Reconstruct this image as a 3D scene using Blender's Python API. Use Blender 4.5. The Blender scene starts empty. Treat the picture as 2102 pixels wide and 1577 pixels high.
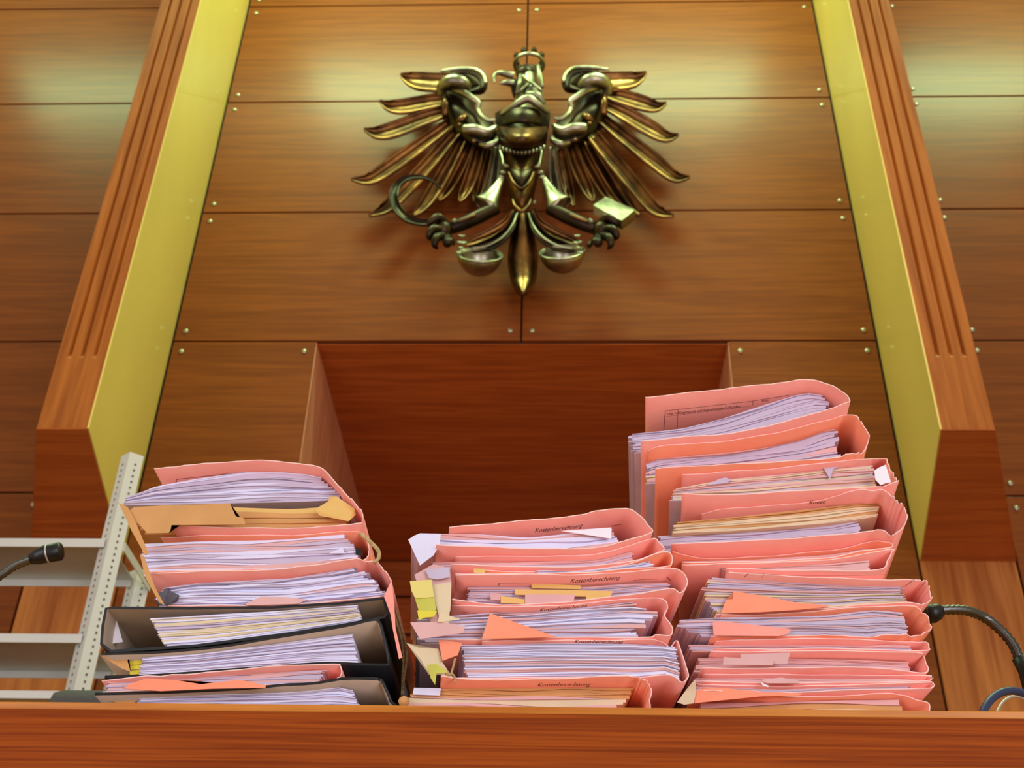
import bpy, bmesh, math, random
from mathutils import Vector, Matrix
from math import sin, cos, pi, radians, sqrt, atan2
SC = bpy.context.scene
COL = SC.collection
# ---------------------------------------------------------------- camera
W, H, F = 2102.0, 1577.0, 2490.0
CAMZ = 1.60
ex = Vector((1, 0, 90 / F)).normalized()
ez = Vector((90, 3554, -F)).normalized()
ey = ez.cross(ex).normalized()
ex = ey.cross(ez).normalized()
ROT = Matrix((ex, ey, ez))            # camera axes -> world axes
camd = bpy.data.cameras.new('camera')
cam = bpy.data.objects.new('camera', camd)
COL.objects.link(cam)
cam.matrix_world = Matrix.Translation((0, 0, CAMZ)) @ ROT.to_4x4()
camd.sensor_width = 36.0
camd.lens = 36.0 * F / W
camd.clip_start = 0.05
camd.clip_end = 60
camd.dof.use_dof = True
camd.dof.focus_distance = 1.22
camd.dof.aperture_fstop = 14.5
SC.camera = cam
SC.view_settings.view_transform = 'Standard'
SC.view_settings.look = 'None'
SC.view_settings.gamma = 1.0
SC.view_settings.use_curve_mapping = False
SC.view_settings.exposure = 0.0
# ---------------------------------------------------------------- light
world = bpy.data.worlds.new('room_ambience')
SC.world = world
world.use_nodes = True
bg = world.node_tree.nodes['Background']
bg.inputs[0].default_value = (0.92, 0.74, 0.48, 1)
bg.inputs[1].default_value = 0.52

def area(name, loc, target, size, sizey, power, col):
    l = bpy.data.lights.new(name, 'AREA')
    l.shape = 'RECTANGLE'; l.size = size; l.size_y = sizey
    l.energy = power; l.color = col
    o = bpy.data.objects.new(name, l); COL.objects.link(o)
    o.location = loc
    d = Vector(target) - Vector(loc)
    o.rotation_euler = d.to_track_quat('-Z', 'Y').to_euler()
    return o
WY = 4.4                                # distance of the panelled wall
CX = -0.158                             # wall's centre line
# added area lights: daylight from assumed, unbuilt windows behind and beside the photographer
area('assumed_window_light_left', (-3.4, -3.0, 2.2), (0.0, 1.6, 2.2), 2.6, 3.4, 110, (0.80, 0.82, 1.0))
area('assumed_window_light_right', (2.6, -3.4, 2.2), (0.1, 1.4, 2.2), 2.2, 3.4, 150, (0.80, 0.82, 1.0))
# assumed greenish fluorescent lamps hung high in the three bays in front of the wall
LAMPS = ((CX - 0.95, 80), (CX + 0.95, 80), (CX - 2.95, 50), (CX + 2.95, 72))
for lx, pw in LAMPS:
    area('assumed_ceiling_lamp_light', (lx, WY - 1.25, 8.0), (lx, WY - 0.7, 4.0), 1.1, 0.35, pw, (0.60, 1.0, 0.48))
# added area light: assumed warm lamps, unseen, over the public area
area('assumed_hall_lamp_light', (0.9, 0.5, 6.2), (0.0, 3.0, 2.6), 2.4, 1.2, 30, (1.0, 0.82, 0.58))

# ---------------------------------------------------------------- projection helpers
def ray(px, py):
    d = ROT @ Vector((px - W / 2, -(py - H / 2), -F))
    return d
def at(px, py, Y):
    d = ray(px, py); t = Y / d.y
    return Vector((d.x * t, Y, CAMZ + d.z * t))
def wallz(py): return at(1075, py, WY).z

# ---------------------------------------------------------------- materials
MATS = {}
def newmat(name):
    m = bpy.data.materials.new(name); m.use_nodes = True
    nt = m.node_tree; b = nt.nodes['Principled BSDF']
    MATS[name] = m
    return m, nt, b
def s2l(c):
    return tuple((x / 12.92 if x <= 0.04045 else ((x + 0.055) / 1.055) ** 2.4) for x in [v / 255.0 for v in c])
def flat(name, rgb, rough=0.6, metal=0.0, var=0.0, scale=8.0, bump=0.0, bscale=60.0, spec=0.5, coat=0.0, rgb2=None):
    m, nt, b = newmat(name)
    c = s2l(rgb)
    b.inputs['Roughness'].default_value = rough
    b.inputs['Metallic'].default_value = metal
    b.inputs['Specular IOR Level'].default_value = spec
    b.inputs['Coat Weight'].default_value = coat
    tc = nt.nodes.new('ShaderNodeTexCoord')
    n = nt.nodes.new('ShaderNodeTexNoise'); n.inputs['Scale'].default_value = scale; n.inputs['Detail'].default_value = 5
    nt.links.new(tc.outputs['Object'], n.inputs['Vector'])
    r = nt.nodes.new('ShaderNodeValToRGB')
    c2 = s2l(rgb2) if rgb2 else tuple(x * (1 - var) for x in c)
    r.color_ramp.elements[0].position = 0.35; r.color_ramp.elements[1].position = 0.65
    r.color_ramp.elements[0].color = (*c2, 1); r.color_ramp.elements[1].color = (*c, 1)
    nt.links.new(n.outputs['Fac'], r.inputs['Fac'])
    nt.links.new(r.outputs['Color'], b.inputs['Base Color'])
    if bump:
        n2 = nt.nodes.new('ShaderNodeTexNoise'); n2.inputs['Scale'].default_value = bscale; n2.inputs['Detail'].default_value = 4
        nt.links.new(tc.outputs['Object'], n2.inputs['Vector'])
        bp = nt.nodes.new('ShaderNodeBump'); bp.inputs['Strength'].default_value = bump; bp.inputs['Distance'].default_value = 0.01
        nt.links.new(n2.outputs['Fac'], bp.inputs['Height']); nt.links.new(bp.outputs['Normal'], b.inputs['Normal'])
    return m
def wood(name, c_light, c_dark, axis='x', rough=0.36, coat=0.35, scale=1.0, spec=0.22, stretch=0.5):
    m, nt, b = newmat(name)
    tc = nt.nodes.new('ShaderNodeTexCoord')
    oi = nt.nodes.new('ShaderNodeObjectInfo')
    mp = nt.nodes.new('ShaderNodeMapping')
    s = {'x': (stretch, 9, 9), 'z': (9, 9, stretch)}[axis]
    mp.inputs['Scale'].default_value = tuple(v * scale for v in s)
    ad = nt.nodes.new('ShaderNodeVectorMath'); ad.operation = 'ADD'
    mu = nt.nodes.new('ShaderNodeMath'); mu.operation = 'MULTIPLY'; mu.inputs[1].default_value = 37.0
    nt.links.new(oi.outputs['Random'], mu.inputs[0])
    nt.links.new(tc.outputs['Object'], ad.inputs[0]); nt.links.new(mu.outputs[0], ad.inputs[1])
    nt.links.new(ad.outputs[0], mp.inputs['Vector'])
    n1 = nt.nodes.new('ShaderNodeTexNoise'); n1.inputs['Scale'].default_value = 1.1; n1.inputs['Detail'].default_value = 6; n1.inputs['Distortion'].default_value = 0.8
    nt.links.new(mp.outputs[0], n1.inputs['Vector'])
    n2 = nt.nodes.new('ShaderNodeTexNoise'); n2.inputs['Scale'].default_value = 7.0; n2.inputs['Detail'].default_value = 4
    nt.links.new(mp.outputs[0], n2.inputs['Vector'])
    wv = nt.nodes.new('ShaderNodeMath'); wv.operation = 'MULTIPLY'; wv.inputs[1].default_value = 26.0
    nt.links.new(n1.outputs['Fac'], wv.inputs[0])
    sn = nt.nodes.new('ShaderNodeMath'); sn.operation = 'SINE'; nt.links.new(wv.outputs[0], sn.inputs[0])
    mx = nt.nodes.new('ShaderNodeMath'); mx.operation = 'MULTIPLY_ADD'; mx.inputs[1].default_value = 0.14; 
    nt.links.new(sn.outputs[0], mx.inputs[0]); nt.links.new(n2.outputs['Fac'], mx.inputs[2])
    r = nt.nodes.new('ShaderNodeValToRGB')
    r.color_ramp.elements[0].position = 0.22; r.color_ramp.elements[1].position = 0.78
    r.color_ramp.elements[0].color = (*s2l(c_dark), 1); r.color_ramp.elements[1].color = (*s2l(c_light), 1)
    nt.links.new(mx.outputs[0], r.inputs['Fac'])
    nt.links.new(r.outputs['Color'], b.inputs['Base Color'])
    b.inputs['Roughness'].default_value = rough
    b.inputs['Specular IOR Level'].default_value = spec
    b.inputs['Coat Weight'].default_value = coat
    b.inputs['Coat Roughness'].default_value = 0.26
    rr = nt.nodes.new('ShaderNodeMath'); rr.operation = 'MULTIPLY_ADD'; rr.inputs[1].default_value = 0.30; rr.inputs[2].default_value = rough - 0.12
    nt.links.new(n2.outputs['Fac'], rr.inputs[0]); nt.links.new(rr.outputs[0], b.inputs['Roughness'])
    bp = nt.nodes.new('ShaderNodeBump'); bp.inputs['Strength'].default_value = 0.06; bp.inputs['Distance'].default_value = 0.004
    nt.links.new(mx.outputs[0], bp.inputs['Height']); nt.links.new(bp.outputs['Normal'], b.inputs['Normal'])
    return m
M_PANEL = wood('panel_wood', (138, 70, 22), (115, 54, 15), 'x', rough=0.62, coat=0.26, spec=0.12)
M_POST = wood('post_wood', (186, 108, 40), (154, 82, 26), 'z', rough=0.45, coat=0.15)
M_STRIP = wood('strip_wood', (196, 122, 60), (156, 86, 36), 'z', scale=0.8, coat=0.1)
M_SOFFIT = wood('soffit_wood', (196, 104, 46), (164, 80, 34), 'x', coat=0.1)
M_DESK = wood('desk_wood', (160, 76, 22), (120, 50, 12), 'x', scale=8.5, rough=0.6, coat=0.0, spec=0.08, stretch=0.12)
M_LIP = wood('desk_edge_wood', (206, 132, 46), (176, 100, 30), 'x', scale=3.0, coat=0.3)
M_YELLOW = flat('yellow_lacquer', (242, 214, 112), 0.42, var=0.10, scale=1.2, coat=0.3)
M_BACK = flat('dark_joint_board', (52, 26, 12), 0.8)  # dark board that shows through the joints
M_SCREW = flat('screw_metal', (176, 172, 150), 0.35, 0.8)
M_SIDE_LIT = wood('recess_side_lit_wood', (232, 166, 128), (206, 136, 98), 'z', scale=0.8, coat=0.1)  # paler than the strip wood: assumed window light on the sides put into the colour
M_FLOOR = wood('floor_wood', (206, 164, 116), (176, 130, 84), 'x', rough=0.4)

# ---------------------------------------------------------------- object helpers
def link(name, bm, mats, parent=None, smooth=False, loc=None, rotz=0.0):
    me = bpy.data.meshes.new(name)
    bmesh.ops.recalc_face_normals(bm, faces=bm.faces)
    if loc is not None:                       # bm in world coordinates, origin moved to loc
        mt = (Matrix.Translation(loc) @ Matrix.Rotation(rotz, 4, 'Z')).inverted()
        bm.transform(mt)
    bm.to_mesh(me); bm.free()
    for m in (mats if isinstance(mats, (list, tuple)) else [mats]): me.materials.append(m)
    if smooth:
        for p in me.polygons: p.use_smooth = True
    o = bpy.data.objects.new(name, me); COL.objects.link(o)
    if loc is not None and parent is None:
        o.location = loc; o.rotation_euler = (0, 0, rotz)
    if parent is not None: o.parent = parent
    return o
def thing(name, label, cat, loc=(0, 0, 0), rotz=0.0, group=None):
    o = bpy.data.objects.new(name, None); COL.objects.link(o)
    o.empty_display_size = 0.05
    o.location = loc; o.rotation_euler = (0, 0, rotz)
    o['label'] = label; o['category'] = cat
    if group: o['group'] = group
    return o
def tag(o, label, cat, group=None):
    o['label'] = label; o['category'] = cat
    if group: o['group'] = group
    return o
def box(bm, x0, x1, y0, y1, z0, z1, bev=0.0, mi=0):
    vs = [bm.verts.new((x, y, z)) for x in (x0, x1) for y in (y0, y1) for z in (z0, z1)]
    fs = [(0, 1, 3, 2), (4, 6, 7, 5), (0, 4, 5, 1), (2, 3, 7, 6), (0, 2, 6, 4), (1, 5, 7, 3)]
    nf = [bm.faces.new([vs[i] for i in f]) for f in fs]
    for f in nf: f.material_index = mi
    if bev > 0:
        es = list({e for f in nf for e in f.edges})
        bmesh.ops.bevel(bm, geom=es, offset=bev, segments=2, profile=0.5, affect='EDGES')
    return nf
def prism(bm, pts, vec, mi=0):
    """pts: list of Vector (planar polygon), extruded by vec"""
    a = [bm.verts.new(p) for p in pts]; b = [bm.verts.new(Vector(p) + vec) for p in pts]
    n = len(pts)
    fs = [bm.faces.new(a), bm.faces.new(b[::-1])]
    for i in range(n): fs.append(bm.faces.new((a[i], a[(i + 1) % n], b[(i + 1) % n], b[i])))
    for f in fs: f.material_index = mi
def catmull(pts, sub=6):
    out = []
    n = len(pts)
    if n < 3: sub = max(sub, 1)
    for i in range(n - 1):
        p0 = pts[max(i - 1, 0)]; p1 = pts[i]; p2 = pts[i + 1]; p3 = pts[min(i + 2, n - 1)]
        for k in range(sub):
            t = k / sub
            out.append(type(p1)([0.5 * ((2 * b) + (-a + c) * t + (2 * a - 5 * b + 4 * c - d) * t * t + (-a + 3 * b - 3 * c + d) * t ** 3)
                                 for a, b, c, d in zip(p0, p1, p2, p3)]))
    out.append(pts[-1])
    return out
def tube(bm, pts, radii, seg=12, flat_y=1.0, cap=True, sub=1, mi=0):
    pts = [Vector(p) for p in pts]
    if isinstance(radii, (int, float)): radii = [radii] * len(pts)
    if sub > 1 and len(pts) > 2:
        r3 = [Vector((r, 0, 0)) for r in radii]
        pts = catmull(pts, sub); radii = [max(v.x, 1e-4) for v in catmull(r3, sub)]
    rings = []
    prev = None
    for i, p in enumerate(pts):
        t = (pts[min(i + 1, len(pts) - 1)] - pts[max(i - 1, 0)])
        t = t.normalized() if t.length > 1e-9 else Vector((0, 0, 1))
        if prev is None:
            a = Vector((0, 1, 0)) if abs(t.y) < 0.9 else Vector((1, 0, 0))
        else: a = prev
        n = (a - t * a.dot(t)).normalized(); prev = n
        b = t.cross(n)
        rings.append([bm.verts.new(p + (n * cos(2 * pi * k / seg) * flat_y + b * sin(2 * pi * k / seg)) * radii[i]) for k in range(seg)])
    for i in range(len(rings) - 1):
        for k in range(seg):
            f = bm.faces.new((rings[i][k], rings[i][(k + 1) % seg], rings[i + 1][(k + 1) % seg], rings[i + 1][k])); f.material_index = mi
    if cap:
        bm.faces.new(rings[0][::-1]).material_index = mi; bm.faces.new(rings[-1]).material_index = mi
def ball(bm, c, r, seg=12, sc=(1, 1, 1)):
    bmesh.ops.create_uvsphere(bm, u_segments=seg, v_segments=seg // 2 + 2, radius=r,
                              matrix=Matrix.Translation(c) @ Matrix.Diagonal((*sc, 1)))
# ================================================================ THE SETTING
ZR = [wallz(700) + 0.8 * k for k in range(-1, 5)]     # panel joints, upwards
Z0 = wallz(700)
wall = bpy.data.objects.new('wall_back', None); COL.objects.link(wall)
wall['kind'] = 'structure'
wall.location = (CX, WY, 0)
def wpart(name, bm, mats, smooth=False):
    return link(name, bm, mats, wall, smooth, loc=Vector((CX, WY, 0)))
REC = 0.935                                            # half width of the recess
bm = bmesh.new()
for a, b_, z0, z1 in ((-4.4, -REC - 0.002, 0, Z0), (REC + 0.002, 4.4, 0, Z0), (-4.4, 4.4, Z0 + 0.002, 8.6)):
    box(bm, CX + a, CX + b_, WY + 0.022, WY + 0.10, z0, z1)
wpart('backing_board', bm, M_BACK)
def panel(x0, x1, z0, z1, screws=True, corners='lrbt'):
    bm = bmesh.new(); g = 0.0045
    box(bm, x0 + g, x1 - g, WY, WY + 0.021, z0 + g, z1 - g, bev=0.0025)
    cx, cz = (x0 + x1) / 2, (z0 + z1) / 2
    me_loc = Vector((cx, WY, cz))
    p = link('wood_panel', bm, M_PANEL, wall, False, loc=me_loc)
    p.location = me_loc - Vector((CX, WY, 0))
    if screws:
        for sx in (x0 + 0.05, x1 - 0.05):
            for sz in (z0 + 0.058, z1 - 0.058):
                b2 = bmesh.new()
                bmesh.ops.create_uvsphere(b2, u_segments=12, v_segments=8, radius=0.0125, matrix=Matrix.Diagonal((1, 0.55, 1, 1)))
                s = link('screw', b2, M_SCREW, p, True)
                s.location = Vector((sx, WY - 0.001, sz)) - me_loc
    return p
XS = [CX - 4.0, CX - 1.985]
for k in range(1, 5):
    z0 = Z0 + 0.8 * (k - 1); z1 = z0 + 0.8
    panel(CX - 1.6, CX, z0, z1); panel(CX, CX + 1.6, z0, z1)
for k in range(-3, 5):
    z0 = Z0 + 0.8 * (k - 1); z1 = z0 + 0.8
    panel(CX - 3.9, CX - 1.985, max(z0, 0.1), z1)
    panel(CX + 1.985, CX + 3.9, max(z0, 0.1), z1)
for k in (0,):
    z0, z1 = 0.1, Z0
    panel(CX - 1.6, CX - REC, max(z0, 0.1), z1, k == 0)
    panel(CX + REC, CX + 1.6, max(z0, 0.1), z1, k == 0)
# vertical wood strips below the posts
HB = at(1980, 1151, WY).z                              # underside of the posts at the wall
for s in (-1, 1):
    bm = bmesh.new()
    a, b_ = sorted((CX + s * 1.605, CX + s * 1.98))
    box(bm, a, b_, WY, WY + 0.021, 0.1, HB + 0.3, bev=0.002)
    wpart('vertical_strip', bm, M_STRIP)
# recess
YB = 6.6
bm = bmesh.new(); box(bm, CX - REC - 0.03, CX + REC + 0.03, WY + 0.024, YB + 0.05, Z0 - 0.004, Z0 + 0.05)
o = wpart('recess_ceiling', bm, M_SOFFIT)
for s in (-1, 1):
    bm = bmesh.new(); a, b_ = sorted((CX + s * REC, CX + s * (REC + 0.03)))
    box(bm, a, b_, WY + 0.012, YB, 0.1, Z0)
    wpart('recess_side', bm, M_SIDE_LIT)
bm = bmesh.new()
zz = Z0; 
box(bm, CX - REC, CX + REC, YB + 0.03, YB + 0.06, 0.1, Z0, mi=0)
z = Z0
while z > 1.2:
    box(bm, CX - REC, CX + REC, YB, YB + 0.03, z - 0.235, z - 0.006, bev=0.004, mi=1); z -= 0.24
wpart('recess_back_boards', bm, [M_BACK, M_SOFFIT])
# hopper-shaped posts with one splayed yellow side
def post(s, nm):
    root = bpy.data.objects.new(nm, None); COL.objects.link(root); root['kind'] = 'structure'
    root.location = (CX + s * 1.8, WY, 0)
    off = Vector(root.location)
    YF = WY - 0.96
    xi, xo = CX + s * 1.445 , CX + s * 1.62            # front edge, inner / outer
    xbi, xbo = CX + s * 1.61, CX + s * 1.985           # at the wall
    zt, zb = 8.6, HB
    # body with chamfer-free level underside
    bm = bmesh.new()
    ring = [Vector((xi, YF, 0)), Vector((xo, YF, 0)), Vector((xbo, WY - 0.001, 0)), Vector((xbi, WY - 0.001, 0))]
    v0 = [bm.verts.new((p.x, p.y, zb)) for p in ring]; v1 = [bm.verts.new((p.x, p.y, zt)) for p in ring]
    bm.faces.new(v0[::-1]); bm.faces.new(v1)
    for i in (1, 2):
        bm.faces.new((v0[i], v0[(i + 1) % 4], v1[(i + 1) % 4], v1[i]))
    # front face with three flutes: built as strips, grooves recessed
    wd = (xo - xi); g0 = zb + 0.30
    cuts = [0]
    for c in (0.24, 0.5, 0.76): cuts += [c - 0.045, c + 0.045]
    cuts += [1.0]
    for i in range(len(cuts) - 1):
        xa, xb = xi + wd * cuts[i], xi + wd * cuts[i + 1]
        if i % 2 == 0:
            f = [bm.verts.new(q) for q in ((xa, YF, zb), (xb, YF, zb), (xb, YF, zt), (xa, YF, zt))]
            bm.faces.new(f)
        else:
            d = 0.016
            f = [bm.verts.new(q) for q in ((xa, YF, zb), (xb, YF, zb), (xb, YF, g0), (xa, YF, g0))]; bm.faces.new(f)
            xm = (xa + xb) / 2
            top = [bm.verts.new(q) for q in ((xa, YF, g0), (xm, YF + d, g0 + 0.03), (xb, YF, g0))]
            topu = [bm.verts.new(q) for q in ((xa, YF, zt), (xm, YF + d, zt), (xb, YF, zt))]
            bm.faces.new(top)
            bm.faces.new((top[0], top[1], topu[1], topu[0])); bm.faces.new((top[1], top[2], topu[2], topu[1]))
    link('post_body', bm, M_POST, root, False, loc=off)
    # splayed inner side: thin yellow lacquered board
    bm = bmesh.new()
    n = Vector((-s * (WY - YF), (xi - xbi) * -s * s, 0)).normalized()
    a = Vector((xi, YF, zb)); b_ = Vector((xbi, WY - 0.001, zb))
    d = Vector((b_ - a)); nn = Vector((-d.y, d.x, 0)).normalized()
    if nn.x * s > 0: nn = -nn
    prism(bm, [a, b_, b_ + Vector((0, 0, zt - zb)), a + Vector((0, 0, zt - zb))], nn * 0.006)
    link('splayed_side_board', bm, M_YELLOW, root, False, loc=off)
    bm = bmesh.new()
    prism(bm, [Vector((p.x, p.y, zb - 0.0005)) for p in ring], Vector((0, 0, -0.004)))
    link('post_underside', bm, M_SOFFIT, root, False, loc=off)
post(-1, 'trim_1'); post(1, 'trim_2')
bm = bmesh.new(); box(bm, -5, 5, -5, 7.2, -0.1, 0.0)
fl = link('floor', bm, M_FLOOR, loc=Vector((0, 1, 0))); fl['kind'] = 'structure'
bm = bmesh.new(); box(bm, -4.6, 4.4, 1.10 + 0.45, WY, 0.0, 0.8)
# ---------------------------------------------------------------- the raised platform behind the bench
pl = link('platform', bm, M_FLOOR, loc=Vector((0, 2, 0)))
pl['kind'] = 'structure'
# ---------------------------------------------------------------- bench
DZ = at(1051, 1450, 1.10).z
bench = thing('judges_bench', 'long reddish wooden bench front across the bottom of the picture, carrying the files', 'bench', (0, 1.10, 0))
bo = Vector((0, 1.10, 0))
bm = bmesh.new(); box(bm, -2.2, 2.2, 1.10, 1.95, DZ - 0.0075, DZ, bev=0.0012)
link('bench_top', bm, M_LIP, bench, False, loc=bo)
bm = bmesh.new(); box(bm, -2.2, 2.2, 1.0985, 1.125, 0.0, DZ - 0.0076, bev=0.0012)
link('front_panel', bm, M_DESK, bench, False, loc=bo)
for s in (-1, 1):
    bm = bmesh.new(); box(bm, s * 2.17 - 0.02, s * 2.17 + 0.02, 1.126, 1.93, 0.0, DZ - 0.0077)
    link('side_panel', bm, M_DESK, bench, False, loc=bo)
# ---------------------------------------------------------------- assumed ceiling lamps (unseen casings of the lamps high in the bays)
M_CASE = flat('lamp_casing', (205, 205, 200), 0.5)
lampp = None
for lx, _ in LAMPS:
    t = thing('assumed_ceiling_lamp', 'assumed long fluorescent lamp high up in front of the panelled wall', 'lamp', (lx, WY - 1.25, 8.03), 0, 'lamps above the wall')
    bm = bmesh.new(); box(bm, -0.58, 0.58, -0.22, 0.22, 0.0, 0.07, bev=0.008)
    link('lamp_casing', bm, M_CASE, t)
    bm = bmesh.new()
    for q in (-0.5, 0.5):
        bm = bmesh.new() if q > 0 else bm
        tube(bm, [(q, 0, 0.07), (q, 0, 0.60)], 0.008, 8)
        link('suspension_rod', bm, M_CASE, t)
# ================================================================ FILES
M_PINK = flat('pink_card', (252, 168, 152), 0.75, rgb2=(247, 156, 140), scale=14, bump=0.05, bscale=140)
M_ORANGE = flat('salmon_card', (252, 158, 122), 0.75, rgb2=(247, 146, 110), scale=14, bump=0.05, bscale=140)
M_EDGE = flat('cut_card_edge', (255, 214, 204), 0.7)
M_WHITE = flat('paper_white', (226, 226, 250), 0.8, var=0.06, scale=20)
M_LILAC = flat('paper_grey', (202, 190, 212), 0.8, var=0.10, scale=20)
M_CREAM = flat('paper_cream', (226, 208, 170), 0.8, var=0.10, scale=20)
M_ROSE = flat('paper_rose', (226, 180, 176), 0.8, var=0.10, scale=20)
M_KRAFT = flat('kraft_paper', (214, 160, 96), 0.75, var=0.12, scale=25)
M_YTAB = flat('yellow_tab', (228, 214, 60), 0.6)
M_TAN = flat('tan_tab', (228, 190, 108), 0.7)
M_BLACK = flat('black_board', (26, 26, 30), 0.45, spec=0.4)
M_LINING = flat('binder_lining', (196, 176, 152), 0.7, var=0.12, scale=10)
M_INK = flat('printed_ink', (70, 24, 24), 0.7)
M_WHITEBOX = flat('white_card', (240, 238, 246), 0.7)
M_TWINE = flat('jute_twine', (214, 186, 130), 0.85, var=0.25, scale=200, bump=0.6, bscale=400)
M_YGREEN = flat('yellow_slip', (206, 206, 84), 0.65, var=0.15, scale=30)

def interp(pl, x, ext=True):
    if x <= pl[0][0]: return pl[0][1] if ext else None
    if x >= pl[-1][0]: return pl[-1][1] if ext else None
    for (a, b), (c, d) in zip(pl, pl[1:]):
        if a <= x <= c: return b + (d - b) * (x - a) / max(c - a, 1e-9)
def vlen(pts):
    L = [0.0]
    for a, b in zip(pts, pts[1:]): L.append(L[-1] + (Vector(b) - Vector(a)).length)
    return L

class Stack:
    def __init__(s, px, py, Yf, yaw, depth=0.30):
        s.O = at(px, py, Yf); s.O.z = DZ; s.yaw = yaw; s.depth = depth
        s.c = Vector((cos(yaw), sin(yaw), 0)); s.n = Vector((-sin(yaw), cos(yaw), 0))
        s.prev = None
        s.rnd = random.Random(int(px))
    def P(s, u, v, w): return s.O + s.c * u + s.n * v + Vector((0, 0, w))
    def uw(s, px, py, v):
        d = ray(px, py); t = (s.O.dot(s.n) + v) / d.dot(s.n)
        P = d * t; q = P - Vector((s.O.x, s.O.y, 0))
        return q.dot(s.c), P.z + CAMZ - DZ
    def uv(s, px, py, w):
        d = ray(px, py); t = (w + DZ - CAMZ) / d.z
        P = d * t; q = P - Vector((s.O.x, s.O.y, 0))
        return q.dot(s.c), q.dot(s.n)
    def lower(s, path, th):
        """lower envelope (u, w) of a cover profile"""
        us = [p[0] for p in path]; lo, hi = min(us), max(us)
        N = 260; out = []
        for k in range(N + 1):
            u = lo + (hi - lo) * k / N; m = 1e9
            for a, b in zip(path, path[1:]):
                if min(a[0], b[0]) - 0.0016 <= u <= max(a[0], b[0]) + 0.0016:
                    d = b[0] - a[0]
                    w = min(a[2], b[2]) if abs(d) < 1e-5 else a[2] + (b[2] - a[2]) * min(max((u - a[0]) / d, 0), 1)
                    m = min(m, w)
            if m < 1e8: out.append((u, m - th / 2))
        return [(lo - 0.06, out[0][1])] + out + [(hi + 0.06, out[-1][1])]
    def topflap(s, pts, gap=0.0011, vmin=-0.012, vmax=0.075, vt=None):
        out = []
        for px, py in pts:
            v = 0.006 if vt is None else vt
            u, w = s.uw(px, py, v)
            if s.prev is not None:
                wp = interp(s.prev, u, ext=False)
                if wp is None: wp = interp(s.prev, u) + 0.0
                if vt is None:
                    for _ in range(4):
                        u, v = s.uv(px, py, wp - gap); wp = interp(s.prev, u)
                    v = min(max(v, vmin), vmax)
                u, w = s.uw(px, py, v)
                w = min(w, interp(s.prev, u) - gap)
            out.append((u, v, w))
        return out
    def flat_at(s, pts, v, floor=0.0012):
        out = []
        for px, py in pts:
            u, w = s.uw(px, py, v)
            w = max(w, floor)
            if s.prev is not None and interp(s.prev, u, False) is not None: w = min(w, interp(s.prev, u) - 0.0016)
            out.append((u, v, w))
        return out
    # ribbon through (u, v, w) points; v is where its front edge lies
    def ribbon(s, path, th, mats, parent, name, closed=False, sub=5, rough=0.0012, vback=None, torn=None, smooth=True):
        P3 = catmull([Vector(p) for p in path], sub) if sub > 1 else [Vector(p) for p in path]
        n = len(P3)
        bm = bmesh.new()
        nv = 5
        vb = s.depth if vback is None else vback
        ph = [s.rnd.uniform(0, 6.28) for _ in range(4)]
        grid_o, grid_i = [], []
        acc = 0.0
        for i in range(n):
            if closed: a, b = P3[(i - 1) % (n - 1)], P3[(i + 1) % (n - 1)]
            else: a, b = P3[max(i - 1, 0)], P3[min(i + 1, n - 1)]
            tx, tz = b.x - a.x, b.z - a.z
            L = sqrt(tx * tx + tz * tz) or 1e-6
            nx, nz = tz / L, -tx / L                   # inside of the bend
            if closed: nx, nz = -nx, -nz
            if i: acc += (P3[i] - P3[i - 1]).length
            jit = rough * (sin(acc * 95 + ph[0]) * 0.6 + sin(acc * 310 + ph[1]) * 0.35)
            if torn and torn[0] * n <= i <= torn[1] * n: jit += s.rnd.uniform(-0.004, 0.003)
            ro, ri = [], []
            for j in range(nv):
                f = j / (nv - 1)
                v0 = P3[i].y + jit
                v = v0 + (vb - v0) * f
                wob = 0.0006 * sin(acc * 40 + f * 7 + ph[2]) * (1 if 0 < j < nv - 1 else 0)
                ro.append(bm.verts.new(s.P(P3[i].x - nx * th / 2, v, P3[i].z - nz * th / 2)))
                ri.append(bm.verts.new(s.P(P3[i].x + nx * th / 2, v, P3[i].z + nz * th / 2)))
            grid_o.append(ro); grid_i.append(ri)
        m = n - 1
        for i in range(m):
            k = i + 1
            for j in range(nv - 1):
                bm.faces.new((grid_o[i][j], grid_o[k][j], grid_o[k][j + 1], grid_o[i][j + 1])).material_index = 0
                f = bm.faces.new((grid_i[i][j], grid_i[i][j + 1], grid_i[k][j + 1], grid_i[k][j])); f.material_index = 2 if len(mats) > 2 else 0
            bm.faces.new((grid_o[i][0], grid_i[i][0], grid_i[k][0], grid_o[k][0])).material_index = 1
            bm.faces.new((grid_o[i][-1], grid_o[k][-1], grid_i[k][-1], grid_i[i][-1])).material_index = 1
        if not closed:
            for i in (0, n - 1):
                for j in range(nv - 1):
                    bm.faces.new((grid_o[i][j], grid_o[i][j + 1], grid_i[i][j + 1], grid_i[i][j])).material_index = 1
        return s.put(name, bm, mats, parent, smooth)
    def put(s, name, bm, mats, parent, smooth=False):
        return link(name, bm, mats, parent, smooth, loc=s.O, rotz=s.yaw)
    # a bundle of sheets between two curves
    def sheets(s, parent, top, bot, left, right, v, n, mats, name='papers', vj=0.0016, uj=0.002, wave=0.35, fill=0.90, bend=0.0, back=None, cap=None):
        bm = bmesh.new()
        M = 15
        topu = sorted([s.uw(x, y, v) for x, y in top])
        n = int(n * 1.35) + 1
        lf = [s.uw(x, y, v)[0] for x, y in left]; rt = [s.uw(x, y, v)[0] for x, y in right]
        def along(L, f):
            q = f * (len(L) - 1); i = min(int(q), len(L) - 2) if len(L) > 1 else 0
            return L[0] if len(L) == 1 else L[i] + (L[i + 1] - L[i]) * (q - i)
        ph = [s.rnd.uniform(0, 6.28) for _ in range(3)]
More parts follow.
